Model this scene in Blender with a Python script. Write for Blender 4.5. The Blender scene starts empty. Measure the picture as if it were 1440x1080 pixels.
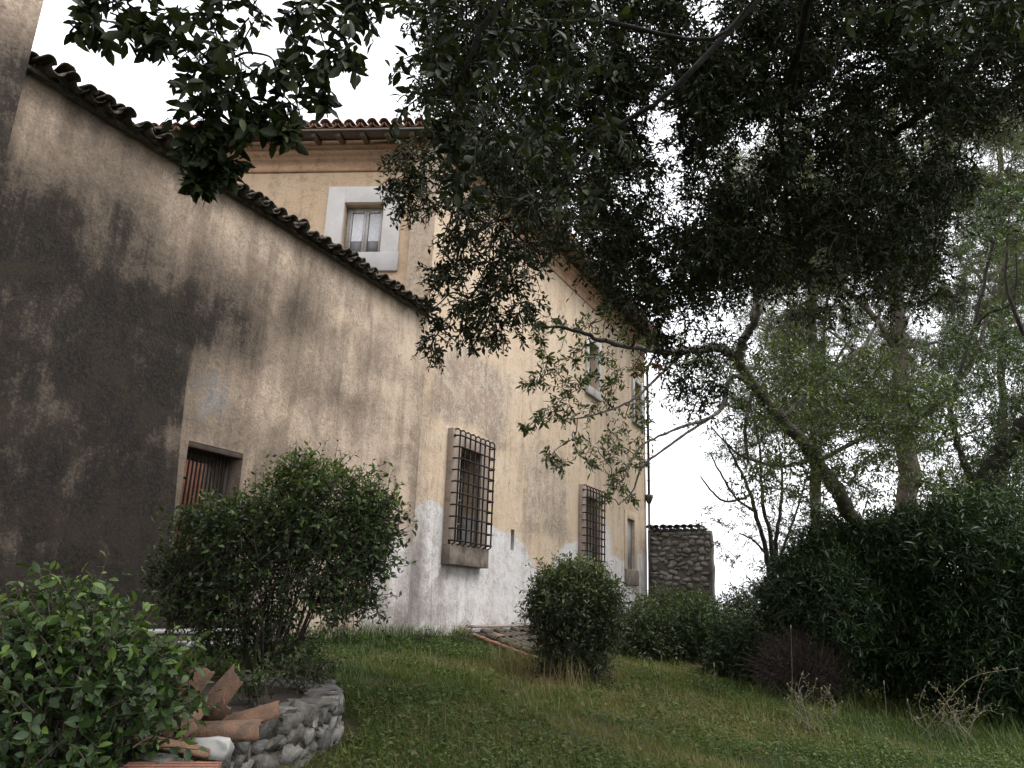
import bpy, math
import numpy as np
from mathutils import Vector, Matrix

# ------------------------------------------------------------------ camera, sky, sun, exposure
SC = bpy.context.scene
COL = SC.collection
EYE = np.array([0.0, 0.0, 1.6])
PITCH, ROLL, YAW = map(math.radians, (15.83, 2.09, 27.28))
FPX = 1081.0
def _cam_axes():
    p, r, a = PITCH, ROLL, YAW
    f = np.array([-math.sin(a)*math.cos(p), math.cos(a)*math.cos(p), math.sin(p)])
    rt = np.array([math.cos(a), math.sin(a), 0.0]); up = np.cross(rt, f)
    c, s = math.cos(r), math.sin(r)
    return np.array([c*rt+s*up, -s*rt+c*up, f])
CM = _cam_axes()
cam = bpy.data.cameras.new('camera'); cam_o = bpy.data.objects.new('camera', cam); COL.objects.link(cam_o)
cam.sensor_width = 36.0; cam.lens = FPX/1440*36; cam.clip_start = 0.05; cam.clip_end = 3000
m = Matrix.Identity(4)
for i in range(3):
    m[i][0] = CM[0][i]; m[i][1] = CM[1][i]; m[i][2] = -CM[2][i]; m[i][3] = EYE[i]
cam_o.matrix_world = m
SC.camera = cam_o

SUN_EL, SUN_AZ = math.radians(58), math.radians(70)      # azimuth measured from +Y towards +X
w = bpy.data.worlds.new('World'); SC.world = w; w.use_nodes = True
nt = w.node_tree; nt.nodes.clear()
sky = nt.nodes.new('ShaderNodeTexSky'); sky.sky_type = 'NISHITA'; sky.sun_disc = False
sky.sun_elevation = SUN_EL; sky.sun_rotation = SUN_AZ; sky.dust_density = 6.0; sky.air_density = 1.0; sky.ozone_density = 1.0
hs = nt.nodes.new('ShaderNodeHueSaturation'); hs.inputs['Saturation'].default_value = 0.10
mx = nt.nodes.new('ShaderNodeMix'); mx.data_type = 'RGBA'; mx.inputs['Factor'].default_value = 0.6
mx.inputs['B'].default_value = (5.95, 6.0, 6.35, 1)                 # even cloud layer
bg = nt.nodes.new('ShaderNodeBackground'); bg.inputs['Strength'].default_value = 0.12
wo = nt.nodes.new('ShaderNodeOutputWorld')
nt.links.new(sky.outputs[0], hs.inputs['Color']); nt.links.new(hs.outputs[0], mx.inputs['A'])
nt.links.new(mx.outputs['Result'], bg.inputs['Color']); nt.links.new(bg.outputs[0], wo.inputs[0])
sl = bpy.data.lights.new('sun', 'SUN'); sl.energy = 0.7; sl.angle = math.radians(25); sl.color = (1, .97, .93)
so = bpy.data.objects.new('sun', sl); COL.objects.link(so); so.location = (10, 10, 30)
sd = Vector((math.sin(SUN_AZ)*math.cos(SUN_EL), math.cos(SUN_AZ)*math.cos(SUN_EL), math.sin(SUN_EL)))
so.rotation_euler = sd.to_track_quat('Z', 'Y').to_euler()
SC.view_settings.view_transform = 'Standard'; SC.view_settings.look = 'None'; SC.view_settings.gamma = 1
SC.view_settings.use_curve_mapping = False
SC.view_settings.exposure = 1.75
SC.render.engine = 'CYCLES'; SC.cycles.max_bounces = 4; SC.cycles.diffuse_bounces = 3; SC.cycles.caustics_reflective = False; SC.cycles.caustics_refractive = False; SC.cycles.transparent_max_bounces = 4

# ------------------------------------------------------------------ helpers
def ray(px, py):
    return CM.T @ np.array([(px-720)/FPX, (540-py)/FPX, 1.0])
def P(px, py, depth): return EYE + ray(px, py)*depth
def onx(px, py, X): d = ray(px, py); return EYE + d*(X/d[0])
def onz(px, py, Z): d = ray(px, py); return EYE + d*((Z-EYE[2])/d[2])
def proj(p):
    c = (np.asarray(p)-EYE) @ CM.T
    return 720+FPX*c[..., 0]/c[..., 2], 540-FPX*c[..., 1]/c[..., 2], c[..., 2]
def smooth(a, b, x):
    t = np.clip((x-a)/(b-a), 0, 1); return t*t*(3-2*t)
def gz(x, y):
    x = np.asarray(x, float); y = np.asarray(y, float)
    z = .26 + .129*np.clip(-x, 0, 6.6) - .02*np.clip(x, 0, 8)
    z = z - .16*np.clip(y-17, 0, 45)*smooth(-5.2, -3.5, x)
    z = z - .02*np.clip(np.abs(x)-30, 0, 200)
    return z + .025*np.sin(x*2.1+1)*np.sin(y*1.7) + .012*np.sin(x*5.3)*np.sin(y*4.7+2)
def G(px, py):
    d = ray(px, py); t = np.arange(.5, 60, .01); pts = EYE + d*t[:, None]
    i = np.argmax(pts[:, 2] < gz(pts[:, 0], pts[:, 1])); return pts[i]

_lat = {}
def vnoise(x, y, seed=0):
    if seed not in _lat: _lat[seed] = np.random.default_rng(seed+77).random((256, 256))
    L = _lat[seed]; xi = np.floor(x).astype(int); yi = np.floor(y).astype(int); fx = x-xi; fy = y-yi
    fx = fx*fx*(3-2*fx); fy = fy*fy*(3-2*fy)
    a = L[xi % 256, yi % 256]; b = L[(xi+1) % 256, yi % 256]; c = L[xi % 256, (yi+1) % 256]; d = L[(xi+1) % 256, (yi+1) % 256]
    return a*(1-fx)*(1-fy)+b*fx*(1-fy)+c*(1-fx)*fy+d*fx*fy
def fbm(x, y, seed=0, o=5):
    s = 0; a = .5; f = 1
    for k in range(o): s = s + a*vnoise(x*f, y*f, seed+k); a *= .5; f *= 2.03
    return s/(1-.5**o)

def mesh(name, verts, faces, attrs=None, sm=False):
    me = bpy.data.meshes.new(name)
    V = np.asarray(verts, np.float32).reshape(-1, 3)
    if isinstance(faces, np.ndarray):
        k = faces.shape[1]; fl = faces.astype(np.int32).ravel(); n = len(faces)
        tot = np.full(n, k, np.int32)
    else:
        tot = np.array([len(f) for f in faces], np.int32); n = len(faces)
        fl = np.array([i for f in faces for i in f], np.int32)
    st = np.concatenate([[0], np.cumsum(tot)[:-1]]).astype(np.int32)
    me.vertices.add(len(V)); me.vertices.foreach_set('co', V.ravel())
    me.loops.add(len(fl)); me.loops.foreach_set('vertex_index', fl)
    me.polygons.add(n); me.polygons.foreach_set('loop_start', st); me.polygons.foreach_set('loop_total', tot)
    if sm: me.polygons.foreach_set('use_smooth', np.ones(n, bool))
    for k, a in (attrs or {}).items():
        at = me.attributes.new(k, 'FLOAT', 'POINT'); at.data.foreach_set('value', np.asarray(a, np.float32))
    me.update(calc_edges=True); me.validate()
    return me
def link(name, me, mat=None, parent=None, loc=None, mw=None):
    o = bpy.data.objects.new(name, me); COL.objects.link(o)
    if mat and me and not me.materials: me.materials.append(M[mat] if isinstance(mat, str) else mat)
    if parent: o.parent = parent
    if loc is not None: o.location = loc
    if mw is not None: o.matrix_world = mw
    return o
def tag(o, label=None, cat=None, group=None, kind=None):
    if label: o['label'] = label
    if cat: o['category'] = cat
    if group: o['group'] = group
    if kind: o['kind'] = kind
    return o
def thing(name, label, cat, group=None, loc=(0, 0, 0)):
    o = bpy.data.objects.new(name, None); COL.objects.link(o); o.location = loc; o.empty_display_size = .1
    return tag(o, label, cat, group)

class MB:
    def __init__(s): s.v = []; s.f = []
    def add(s, v, f):
        k = len(s.v); s.v += [tuple(map(float, q)) for q in v]; s.f += [tuple(i+k for i in q) for q in f]; return s
    def box(s, a, b):
        (x0, y0, z0), (x1, y1, z1) = a, b
        return s.add([(x0,y0,z0),(x1,y0,z0),(x1,y1,z0),(x0,y1,z0),(x0,y0,z1),(x1,y0,z1),(x1,y1,z1),(x0,y1,z1)],
                     [(0,3,2,1),(4,5,6,7),(0,1,5,4),(1,2,6,5),(2,3,7,6),(3,0,4,7)])
    def xbox(s, mapf, a, b):
        (x0, y0, z0), (x1, y1, z1) = a, b
        return s.add([mapf(*q) for q in [(x0,y0,z0),(x1,y0,z0),(x1,y1,z0),(x0,y1,z0),(x0,y0,z1),(x1,y0,z1),(x1,y1,z1),(x0,y1,z1)]],
                     [(0,3,2,1),(4,5,6,7),(0,1,5,4),(1,2,6,5),(2,3,7,6),(3,0,4,7)])
    def tube(s, path, rad, n=8, cap=True):
        v, f = tube(path, rad, n, cap); return s.add(v, f)
    def obj(s, name, mat, parent=None, sm=False, bevel=0):
        o = link(name, mesh(name, s.v, s.f, sm=sm), mat, parent)
        if bevel:
            b = o.modifiers.new('bevel', 'BEVEL'); b.width = bevel; b.segments = 2; b.limit_method = 'ANGLE'
        return o
def tube(path, rad, n=8, cap=True):
    path = np.asarray(path, float); K = len(path); rad = np.broadcast_to(np.asarray(rad, float), (K,))
    t = np.gradient(path, axis=0); t /= np.linalg.norm(t, axis=1)[:, None]+1e-9
    ref = np.array([0, 0, 1.0]) if abs(t[0][2]) < .9 else np.array([1.0, 0, 0])
    v = []; u = np.cross(t[0], ref); u /= np.linalg.norm(u)
    for i in range(K):
        u = u - t[i]*(u@t[i]); u /= np.linalg.norm(u)+1e-9; b = np.cross(t[i], u)
        for k in range(n):
            a = 2*math.pi*k/n; v.append(path[i]+rad[i]*(math.cos(a)*u+math.sin(a)*b))
    f = []
    for i in range(K-1):
        for k in range(n):
            f.append((i*n+k, i*n+(k+1) % n, (i+1)*n+(k+1) % n, (i+1)*n+k))
    if cap: f.append(tuple(range(n-1, -1, -1))); f.append(tuple((K-1)*n+k for k in range(n)))
    return v, f
def crom(pts, n=6):
    p = np.asarray(pts, float); p = np.vstack([2*p[0]-p[1], p, 2*p[-1]-p[-2]]); out = []
    for i in range(1, len(p)-2):
        for k in range(n):
            t = k/n; a, b, c, d = p[i-1], p[i], p[i+1], p[i+2]
            out.append(.5*((2*b)+(c-a)*t+(2*a-5*b+4*c-d)*t*t+(3*b-a-3*c+d)*t**3))
    out.append(p[-2]); return np.array(out)

# ------------------------------------------------------------------ materials
M = {}
class NT:
    def __init__(s, name):
        s.m = bpy.data.materials.new(name); s.m.use_nodes = True; s.t = s.m.node_tree; s.t.nodes.clear(); M[name] = s.m
        s.out = s.n('OutputMaterial'); s.pos = s.n('NewGeometry').outputs['Position']
    def n(s, k, **kw):
        q = s.t.nodes.new('ShaderNode'+k)
        for a, b in kw.items(): setattr(q, a, b)
        return q
    def l(s, a, b): s.t.links.new(a, b)
    def set(s, inp, val):
        if isinstance(val, bpy.types.NodeSocket): s.l(val, inp)
        elif isinstance(val, (tuple, list)): inp.default_value = (*val, 1) if len(val) == 3 and inp.type == 'RGBA' else val
        else: inp.default_value = val
    def noise(s, sc, det=5, rough=.6, vec=None, dist=0):
        q = s.n('TexNoise'); q.inputs['Scale'].default_value = sc; q.inputs['Detail'].default_value = det
        q.inputs['Roughness'].default_value = rough; q.inputs['Distortion'].default_value = dist
        s.l(vec or s.pos, q.inputs['Vector']); return q.outputs['Fac']
    def stretch(s, sc):
        q = s.n('Mapping'); q.inputs['Scale'].default_value = sc; s.l(s.pos, q.inputs['Vector']); return q.outputs[0]
    def math(s, op, a, b=0.0, c=None, clamp=False):
        q = s.n('Math', operation=op, use_clamp=clamp); s.set(q.inputs[0], a); s.set(q.inputs[1], b)
        if c is not None: s.set(q.inputs[2], c)
        return q.outputs[0]
    def ramp01(s, x, a, b):
        q = s.n('MapRange', interpolation_type='SMOOTHSTEP'); s.set(q.inputs[0], x); q.inputs[1].default_value = a; q.inputs[2].default_value = b; return q.outputs[0]
    def mix(s, f, a, b, mode='MIX'):
        q = s.n('Mix', data_type='RGBA', blend_type=mode); s.set(q.inputs['Factor'], f); s.set(q.inputs['A'], a); s.set(q.inputs['B'], b); return q.outputs['Result']
    def attr(s, name): q = s.n('Attribute', attribute_name=name); return q.outputs['Fac']
    def ramp(s, x, cols):
        q = s.n('ValToRGB'); s.l(x, q.inputs[0]); e = q.color_ramp.elements
        while len(e) < len(cols): e.new(.5)
        for k, (p_, c) in enumerate(cols): e[k].position = p_; e[k].color = (*c, 1)
        return q.outputs[0]
    def bump(s, h, strength=.4, dist=.01):
        q = s.n('Bump'); q.inputs['Strength'].default_value = strength; q.inputs['Distance'].default_value = dist; s.l(h, q.inputs['Height']); return q.outputs[0]
    def bsdf(s, col, rough=.9, bump=None, spec=.3, metal=0):
        q = s.n('BsdfPrincipled'); s.set(q.inputs['Base Color'], col); s.set(q.inputs['Roughness'], rough)
        q.inputs['Specular IOR Level'].default_value = spec; q.inputs['Metallic'].default_value = metal
        if bump: s.l(bump, q.inputs['Normal'])
        s.l(q.outputs[0], s.out.inputs['Surface']); return q

def mat_plaster(name, colA, colB, wcol=(.47, .46, .455), gcol=(.045, .036, .032), streak=.38):
    t = NT(name)
    n0 = t.noise(.55, 5, .6); n1 = t.noise(1.7, 8, .66, dist=.4); n2 = t.noise(6, 9, .70, dist=.6); n3 = t.noise(34, 7, .72); n4 = t.noise(150, 4, .7)
    st = t.noise(4, 7, .68, t.stretch((1, 1, .10)), .3)
    base = t.mix(t.ramp01(n1, .40, .60), colA, colB)
    base = t.mix(t.math('MULTIPLY', t.ramp01(n2, .50, .66), streak), base, [colA[0]*.72, colA[1]*.69, colA[2]*.68])
    base = t.mix(t.math('MULTIPLY', t.ramp01(st, .50, .64), streak), base, [colA[0]*.60, colA[1]*.57, colA[2]*.55])
    base = t.mix(t.math('MULTIPLY', t.ramp01(n3, .52, .68), .28), base, [c*.66 for c in colB])
    # whitewash
    wf = t.math('ADD', t.attr('white'), t.math('ADD', t.math('MULTIPLY', t.math('SUBTRACT', n2, .5), 1.3), t.math('MULTIPLY', t.math('SUBTRACT', st, .5), 1.0)))
    wf = t.ramp01(wf, .40, .60)
    wc = t.mix(t.ramp01(n2, .42, .60), wcol, [c*.86 for c in wcol])
    wc = t.mix(t.math('MULTIPLY', t.ramp01(st, .48, .64), .22), wc, [wcol[0]*.70, wcol[1]*.64, wcol[2]*.60])
    base = t.mix(wf, base, wc)
    # flaking skin: blotches with pale torn rims
    v = t.math('ADD', t.math('MULTIPLY', t.noise(10, 12, .80, dist=1.0), .7), t.math('MULTIPLY', t.noise(2.4, 6, .6), .3))
    fl = t.attr('flake')
    d = t.math('SUBTRACT', v, t.math('SUBTRACT', .86, t.math('MULTIPLY', fl, .40)))
    sp = t.ramp01(d, -.03, .07)
    rim = t.math('MULTIPLY', t.ramp01(d, -.055, -.025), t.math('SUBTRACT', 1, t.ramp01(d, -.012, .012)))
    spn = t.mix(t.ramp01(n3, .42, .6), (.22, .17, .145), (.42, .33, .28))
    base = t.mix(t.math('MULTIPLY', sp, .60), base, spn)
    base = t.mix(t.math('MULTIPLY', t.math('MULTIPLY', rim, fl), .95), base, (.60, .52, .44))
    # grime: dark biological growth and dirt, plus shade painted into the garden wall
    g = t.math('ADD', t.attr('grime_shade'), t.math('ADD', t.math('MULTIPLY', t.math('SUBTRACT', n2, .5), .7), t.math('ADD', t.math('MULTIPLY', t.math('SUBTRACT', st, .5), .7), t.math('MULTIPLY', t.math('SUBTRACT', n3, .5), .9))))
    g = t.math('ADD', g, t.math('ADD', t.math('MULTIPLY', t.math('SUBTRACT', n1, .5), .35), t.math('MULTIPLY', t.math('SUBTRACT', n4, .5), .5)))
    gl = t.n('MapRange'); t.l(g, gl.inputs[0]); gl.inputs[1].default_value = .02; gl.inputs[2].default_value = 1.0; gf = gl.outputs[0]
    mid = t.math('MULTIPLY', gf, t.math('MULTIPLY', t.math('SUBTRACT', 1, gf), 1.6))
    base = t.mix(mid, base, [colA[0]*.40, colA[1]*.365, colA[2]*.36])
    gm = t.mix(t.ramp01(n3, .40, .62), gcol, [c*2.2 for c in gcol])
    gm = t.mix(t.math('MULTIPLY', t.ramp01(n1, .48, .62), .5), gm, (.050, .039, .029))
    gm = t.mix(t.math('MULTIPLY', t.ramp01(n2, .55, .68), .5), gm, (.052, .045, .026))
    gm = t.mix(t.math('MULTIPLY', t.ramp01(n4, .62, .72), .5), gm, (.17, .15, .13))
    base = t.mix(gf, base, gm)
    h = t.math('ADD', t.math('MULTIPLY', n3, .6), t.math('ADD', t.math('MULTIPLY', n4, .3), t.math('MULTIPLY', n2, 1.5)))
    h = t.math('ADD', t.math('SUBTRACT', h, t.math('MULTIPLY', sp, .5)), t.math('MULTIPLY', rim, .4))
    t.bsdf(base, .95, t.bump(h, .6, .022), .12)
mat_plaster('ochre_plaster', (.52, .405, .29), (.55, .445, .34), (.60, .58, .57), streak=.18)
mat_plaster('upper_plaster', (.56, .41, .275), (.59, .44, .305), streak=.12)
mat_plaster('pale_plaster', (.52, .42, .32), (.55, .46, .36), (.50, .47, .45))
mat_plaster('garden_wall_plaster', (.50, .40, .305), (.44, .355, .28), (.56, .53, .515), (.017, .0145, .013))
mat_plaster('cornice_plaster', (.43, .275, .175), (.46, .30, .195), streak=.2)
mat_plaster('pink_plaster', (.48, .25, .17), (.42, .22, .16))

def simple(name, c1, c2, sc=12, rough=.8, bump=.3, bd=.006, spec=.3, metal=0, c3=None, det=6):
    t = NT(name); n = t.noise(sc, det, .65); n2 = t.noise(sc*6, 4)
    col = t.mix(t.ramp01(n, .35, .65), c1, c2)
    if c3: col = t.mix(t.ramp01(t.noise(sc*.45, 6, .7, dist=.5), .5, .68), col, c3)
    oi = t.n('ObjectInfo').outputs['Random']
    col = t.mix(1.0, col, t.ramp(oi, [(0, (.78, .78, .78)), (1, (1.12, 1.1, 1.06))]), 'MULTIPLY')
    t.bsdf(col, rough, t.bump(t.math('ADD', n, t.math('MULTIPLY', n2, .4)), bump, bd), spec, metal)
simple('roof_terracotta', (.30, .17, .11), (.22, .13, .095), 14, .9, .5, c3=(.11, .095, .075))
simple('mossy_tile', (.105, .085, .068), (.05, .046, .038), 22, .95, .9, .02, c3=(.19, .165, .135))
simple('pile_terracotta', (.185, .108, .072), (.12, .075, .053), 17, .95, .8, .012, c3=(.075, .064, .05))
simple('pale_stone', (.31, .30, .285), (.19, .18, .17), 14, .95, 1.0, .03, c3=(.085, .082, .068))
simple('brick_red', (.24, .115, .08), (.18, .09, .065), 14, .9, .4)
simple('dark_wood', (.075, .055, .042), (.045, .034, .028), 18, .85, .5)
simple('grey_wood', (.30, .28, .26), (.22, .205, .19), 22, .8, .3)
simple('eave_wood', (.16, .115, .085), (.10, .075, .06), 15, .9, .4)
simple('iron', (.010, .009, .009), (.020, .014, .011), 30, .75, .3, spec=.2)
simple('bark_black', (.026, .022, .019), (.014, .012, .011), 14, .95, .9, .02, c3=(.045, .04, .034))
simple('zinc', (.075, .07, .068), (.05, .047, .045), 12, .55, .15, spec=.4)
simple('pale_wood', (.46, .45, .445), (.38, .37, .365), 22, .7, .2)
simple('surround_stone', (.42, .34, .285), (.35, .28, .23), 10, .9, .4, c3=(.25, .20, .165))
simple('white_surround', (.60, .58, .57), (.54, .52, .51), 5, .85, .25, c3=(.54, .51, .48))
simple('grey_surround', (.50, .485, .475), (.42, .405, .395), 5, .9, .3, c3=(.27, .25, .24))
simple('sill_stone', (.24, .20, .165), (.15, .125, .105), 6, .9, .4, c3=(.085, .072, .06))
simple('marble', (.44, .44, .43), (.33, .33, .32), 9, .6, .2)
simple('shutter_reflection_grey', (.27, .265, .275), (.22, .215, .225), 6, .8, .15)
simple('curtain', (.72, .73, .77), (.60, .61, .66), 20, .9, .2)
simple('field_stone', (.30, .285, .265), (.20, .19, .18), 7, .95, .6, .015, c3=(.12, .11, .10))
simple('planter_stone', (.19, .18, .165), (.10, .095, .085), 11, .95, .9, .03, c3=(.055, .055, .042))
simple('planter_mortar', (.15, .135, .115), (.085, .075, .06), 14, .95, .8, .02, c3=(.05, .055, .03))
simple('white_rock', (.46, .45, .43), (.34, .33, .31), 9, .85, .4)
simple('wall_mortar', (.17, .15, .132), (.12, .106, .094), 6, .95, .7, .02, c3=(.065, .058, .052))
simple('bark_dark', (.055, .047, .04), (.03, .026, .023), 14, .95, .9, .02, c3=(.09, .08, .068))
simple('bark_pine', (.19, .155, .135), (.115, .095, .085), 10, .95, .9, .03, c3=(.27, .23, .20))
simple('bark_grey', (.125, .112, .10), (.075, .067, .06), 14, .95, .9, .02, c3=(.17, .155, .14))
simple('twig', (.075, .06, .045), (.05, .042, .034), 30, .9, .3)
simple('twig_grey', (.16, .145, .12), (.11, .10, .085), 30, .9, .3)
simple('twig_brown', (.055, .042, .036), (.035, .028, .025), 30, .9, .3)
simple('dry_stem', (.24, .225, .185), (.17, .155, .12), 30, .9, .3)
simple('soil', (.055, .042, .03), (.035, .028, .02), 12, .95, .8, .02)
t = NT('glass'); t.bsdf(t.mix(t.noise(1.5, 3), (.02, .022, .026), (.035, .036, .04)), .12, None, .5)
t = NT('ground')
gn = t.noise(1.1, 6, .6); gm = t.noise(18, 6, .7)
c = t.mix(t.ramp01(gn, .4, .62), (.035, .048, .017), (.075, .062, .030)); c = t.mix(t.ramp01(gm, .45, .7), c, (.03, .026, .016))
t.bsdf(c, .95, t.bump(gm, .8, .03), .1)
def mat_leaf(name, cols, rough=.45, trans=.25, spec=.4):
    t = NT(name)
    col = t.ramp(t.attr('rnd'), [(i/(len(cols)-1), c) for i, c in enumerate(cols)])
    q = t.bsdf(col, rough, None, spec)
    tr = t.n('BsdfTranslucent'); t.set(tr.inputs['Color'], t.mix(1.0, col, (1.5, 1.7, .7), 'MULTIPLY'))
    mxs = t.n('MixShader'); mxs.inputs[0].default_value = trans
    t.l(q.outputs[0], mxs.inputs[1]); t.l(tr.outputs[0], mxs.inputs[2]); t.l(mxs.outputs[0], t.out.inputs['Surface'])
mat_leaf('oak_leaf', [(.012, .018, .009), (.020, .029, .012), (.032, .044, .017), (.055, .07, .022)], .5, .12, .22)
mat_leaf('privet_leaf', [(.016, .031, .011), (.026, .050, .015), (.044, .080, .020), (.11, .17, .032)], .45, .18, .32)
mat_leaf('shrub_leaf', [(.018, .032, .012), (.030, .052, .017), (.055, .092, .024), (.13, .19, .04)], .42, .22, .45)
mat_leaf('viburnum_leaf', [(.022, .034, .015), (.036, .054, .021), (.06, .085, .030), (.13, .16, .05)], .45, .2, .4)
mat_leaf('oleander_leaf', [(.013, .026, .009), (.020, .040, .012), (.030, .056, .016), (.055, .085, .026)], .5, .12, .3)
mat_leaf('sprig_leaf', [(.032, .045, .02), (.052, .072, .026), (.085, .112, .036), (.14, .17, .05)], .45, .25, .4)
mat_leaf('pine_leaf', [(.055, .065, .045), (.075, .09, .055), (.105, .12, .065), (.15, .165, .08)], .6, .3, .2)
mat_leaf('brush_leaf', [(.035, .026, .022), (.05, .036, .03), (.07, .05, .04)], .8, .1, .2)
mat_leaf('dry_leaf', [(.12, .065, .045), (.16, .09, .06), (.20, .12, .08)], .8, .2, .2)
mat_leaf('grass_blade', [(.032, .055, .015), (.052, .082, .020), (.085, .112, .028), (.15, .14, .05), (.24, .19, .105)], .6, .25, .25)

# ------------------------------------------------------------------ leaves and sprigs (numpy)
def nrm(v): return v/(np.linalg.norm(v, axis=-1, keepdims=True)+1e-9)
def sprigs(rng, st, d, L, nl, ll, droop=.25, spread=.9, nbias=.7):
    """leafy twigs: returns leaf arrays (pos, dir, normal, length, rnd) and twig rings"""
    K = len(st); d = nrm(d); L = np.broadcast_to(L, (K,))
    t = np.linspace(.12, 1, nl)[None, :] + rng.uniform(-.03, .03, (K, nl))
    side = nrm(np.cross(d, rng.normal(size=(K, 3))))
    cur = rng.uniform(-.3, .3, (K, 1, 1))
    def pt(tt): return st[:, None]+d[:, None]*(L[:, None]*tt)[..., None]+side[:, None]*cur*(L[:, None]*tt**2)[..., None]-np.array([0, 0, 1.])*(droop*L[:, None]*tt**2)[..., None]
    pos = pt(t); tan = nrm(pt(t+.02)-pt(t))
    ang = np.arange(nl)[None, :]*2.4+rng.uniform(0, 6.28, (K, 1))
    u = nrm(np.cross(tan, np.array([.1, .2, 1.]))); b = np.cross(tan, u)
    rad = np.cos(ang)[..., None]*u+np.sin(ang)[..., None]*b
    ld = nrm(tan*rng.uniform(.3, .9, (K, nl, 1))+rad*spread+rng.normal(0, .2, (K, nl, 3)))
    nr = nrm(np.array([0, 0, nbias])+rng.normal(0, .55, (K, nl, 3))); nr = nrm(nr-ld*(nr*ld).sum(-1, keepdims=True))
    ln = ll*rng.uniform(.45, 1.25, (K, nl))
    rnd = np.clip(rng.normal(.38, .2, (K, nl))+.18*(t > .85)+rng.normal(0, .1, (K, 1)), 0, 1)
    tw = pt(np.broadcast_to(np.linspace(0, 1, 4), (K, 4)))
    return [pos.reshape(-1, 3), ld.reshape(-1, 3), nr.reshape(-1, 3), ln.ravel(), rnd.ravel()], tw
def cat(parts): return [np.concatenate([p[i] for p in parts]) for i in range(len(parts[0]))]
def twig_mesh(tw, r0, r1):
    K, R = tw.shape[:2]; tan = nrm(tw[:, -1]-tw[:, 0]); u = nrm(np.cross(tan, np.array([.3, .5, .8]))); b = np.cross(tan, u)
    rr = np.linspace(r0, r1, R)
    ring = [tw+(math.cos(a)*u+math.sin(a)*b)[:, None]*rr[None, :, None] for a in (0, 2.094, 4.189)]
    V = np.stack(ring, 2).reshape(-1, 3); base = (np.arange(K)*R*3)[:, None, None]
    f = np.array([[i*3+k, i*3+(k+1) % 3, i*3+3+(k+1) % 3, i*3+3+k] for i in range(R-1) for k in range(3)])
    return V, (base+f[None]).reshape(-1, 4)
def leaf_arrays(lf, wr=.42, fold=.18, curl=.15):
    pos, d, n, ln, rnd = lf; s = np.cross(n, d); L = ln[:, None]
    base = pos; tip = pos+d*L-n*L*curl; mid = pos+d*L*.5
    l = mid+s*L*wr*.5+n*L*fold*.5*wr; r = mid-s*L*wr*.5+n*L*fold*.5*wr
    V = np.stack([base, l, tip, r], 1).reshape(-1, 3); k = np.arange(len(pos))*4
    F = np.concatenate([np.stack([k, k+2, k+1], 1), np.stack([k, k+3, k+2], 1)])
    return V, F, np.repeat(rnd, 4)
def leaf_arrays_fine(lf, wr=.42, fold=.25, curl=.3):
    pos, d, n, ln, rnd = lf; s = np.cross(n, d); L = ln[:, None]
    def q(t, w_, up): return pos+d*L*t+s*L*wr*w_+n*L*(fold*abs(w_)*wr-curl*t*t)
    V = np.stack([q(0, 0, 0), q(.22, .34, 0), q(.55, .5, 0), q(.84, .27, 0), q(1, 0, 0), q(.84, -.27, 0), q(.55, -.5, 0), q(.22, -.34, 0), q(.3, 0, 0), q(.7, 0, 0)], 1).reshape(-1, 3)
    f = np.array([[0, 8, 1], [1, 8, 2], [8, 9, 2], [2, 9, 3], [9, 4, 3], [0, 7, 8], [7, 6, 8], [8, 6, 9], [6, 5, 9], [9, 5, 4]])
    k = (np.arange(len(pos))*10)[:, None, None]
    return V, (k+f[None]).reshape(-1, 3), np.repeat(rnd, 10)
_leafmesh = {}
def leaf_proto(mat, wr, k):
    key = (mat, wr, k)
    if key not in _leafmesh:
        lf = [np.zeros((1, 3)), np.array([[0, 1., 0]]), np.array([[0, 0, 1.]]), np.ones(1), np.array([.12+.16*k])]
        V, F, r = leaf_arrays_fine(lf, wr, .2+.04*k, .1+.07*k)
        me = mesh('leaf', V, F, {'rnd': r}, True); me.materials.append(M[mat]); _leafmesh[key] = me
    return _leafmesh[key]
def split_near(lf, n):
    """the n leaves that show largest: nearest to the camera, inside the frame"""
    if n <= 0: return lf, None
    x, y, z = proj(lf[0]); dist = np.linalg.norm(lf[0]-EYE, axis=1)
    sc = np.where((z > .3) & (x > 0) & (x < 1440) & (y > 0) & (y < 1080), lf[3]/dist, 0)
    idx = np.argsort(-sc)[:n]; idx = idx[sc[idx] > 0]; mask = np.zeros(len(sc), bool); mask[idx] = True
    return [a[~mask] for a in lf], [a[mask] for a in lf]
def put_leaves(root, lf, mat, wr):
    pos, d, n, ln, rnd = lf; s = np.cross(d, n); ri = np.asarray(root.location)
    for i in range(len(pos)):
        o = bpy.data.objects.new('leaf', leaf_proto(mat, wr, int(np.clip(rnd[i]*6, 0, 5)))); COL.objects.link(o); o.parent = root
        L = ln[i]; mw = Matrix(((s[i, 0]*L, d[i, 0]*L, n[i, 0]*L, pos[i, 0]-ri[0]), (s[i, 1]*L, d[i, 1]*L, n[i, 1]*L, pos[i, 1]-ri[1]), (s[i, 2]*L, d[i, 2]*L, n[i, 2]*L, pos[i, 2]-ri[2]), (0, 0, 0, 1)))
        o.matrix_local = mw
def local(root, V): return np.asarray(V)-np.asarray(root.location)
def crown(root, lf, mat, wr=.42, name='crown', fine=False, near=0):
    far, nearl = split_near(lf, near)
    V, F, r = (leaf_arrays_fine if fine else leaf_arrays)(far, wr)
    o = link(name, mesh(name, local(root, V), F, {'rnd': r}, fine), mat, root); tag(o, kind='stuff')
    if nearl is not None: put_leaves(root, nearl, mat, wr)
    return o
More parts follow.
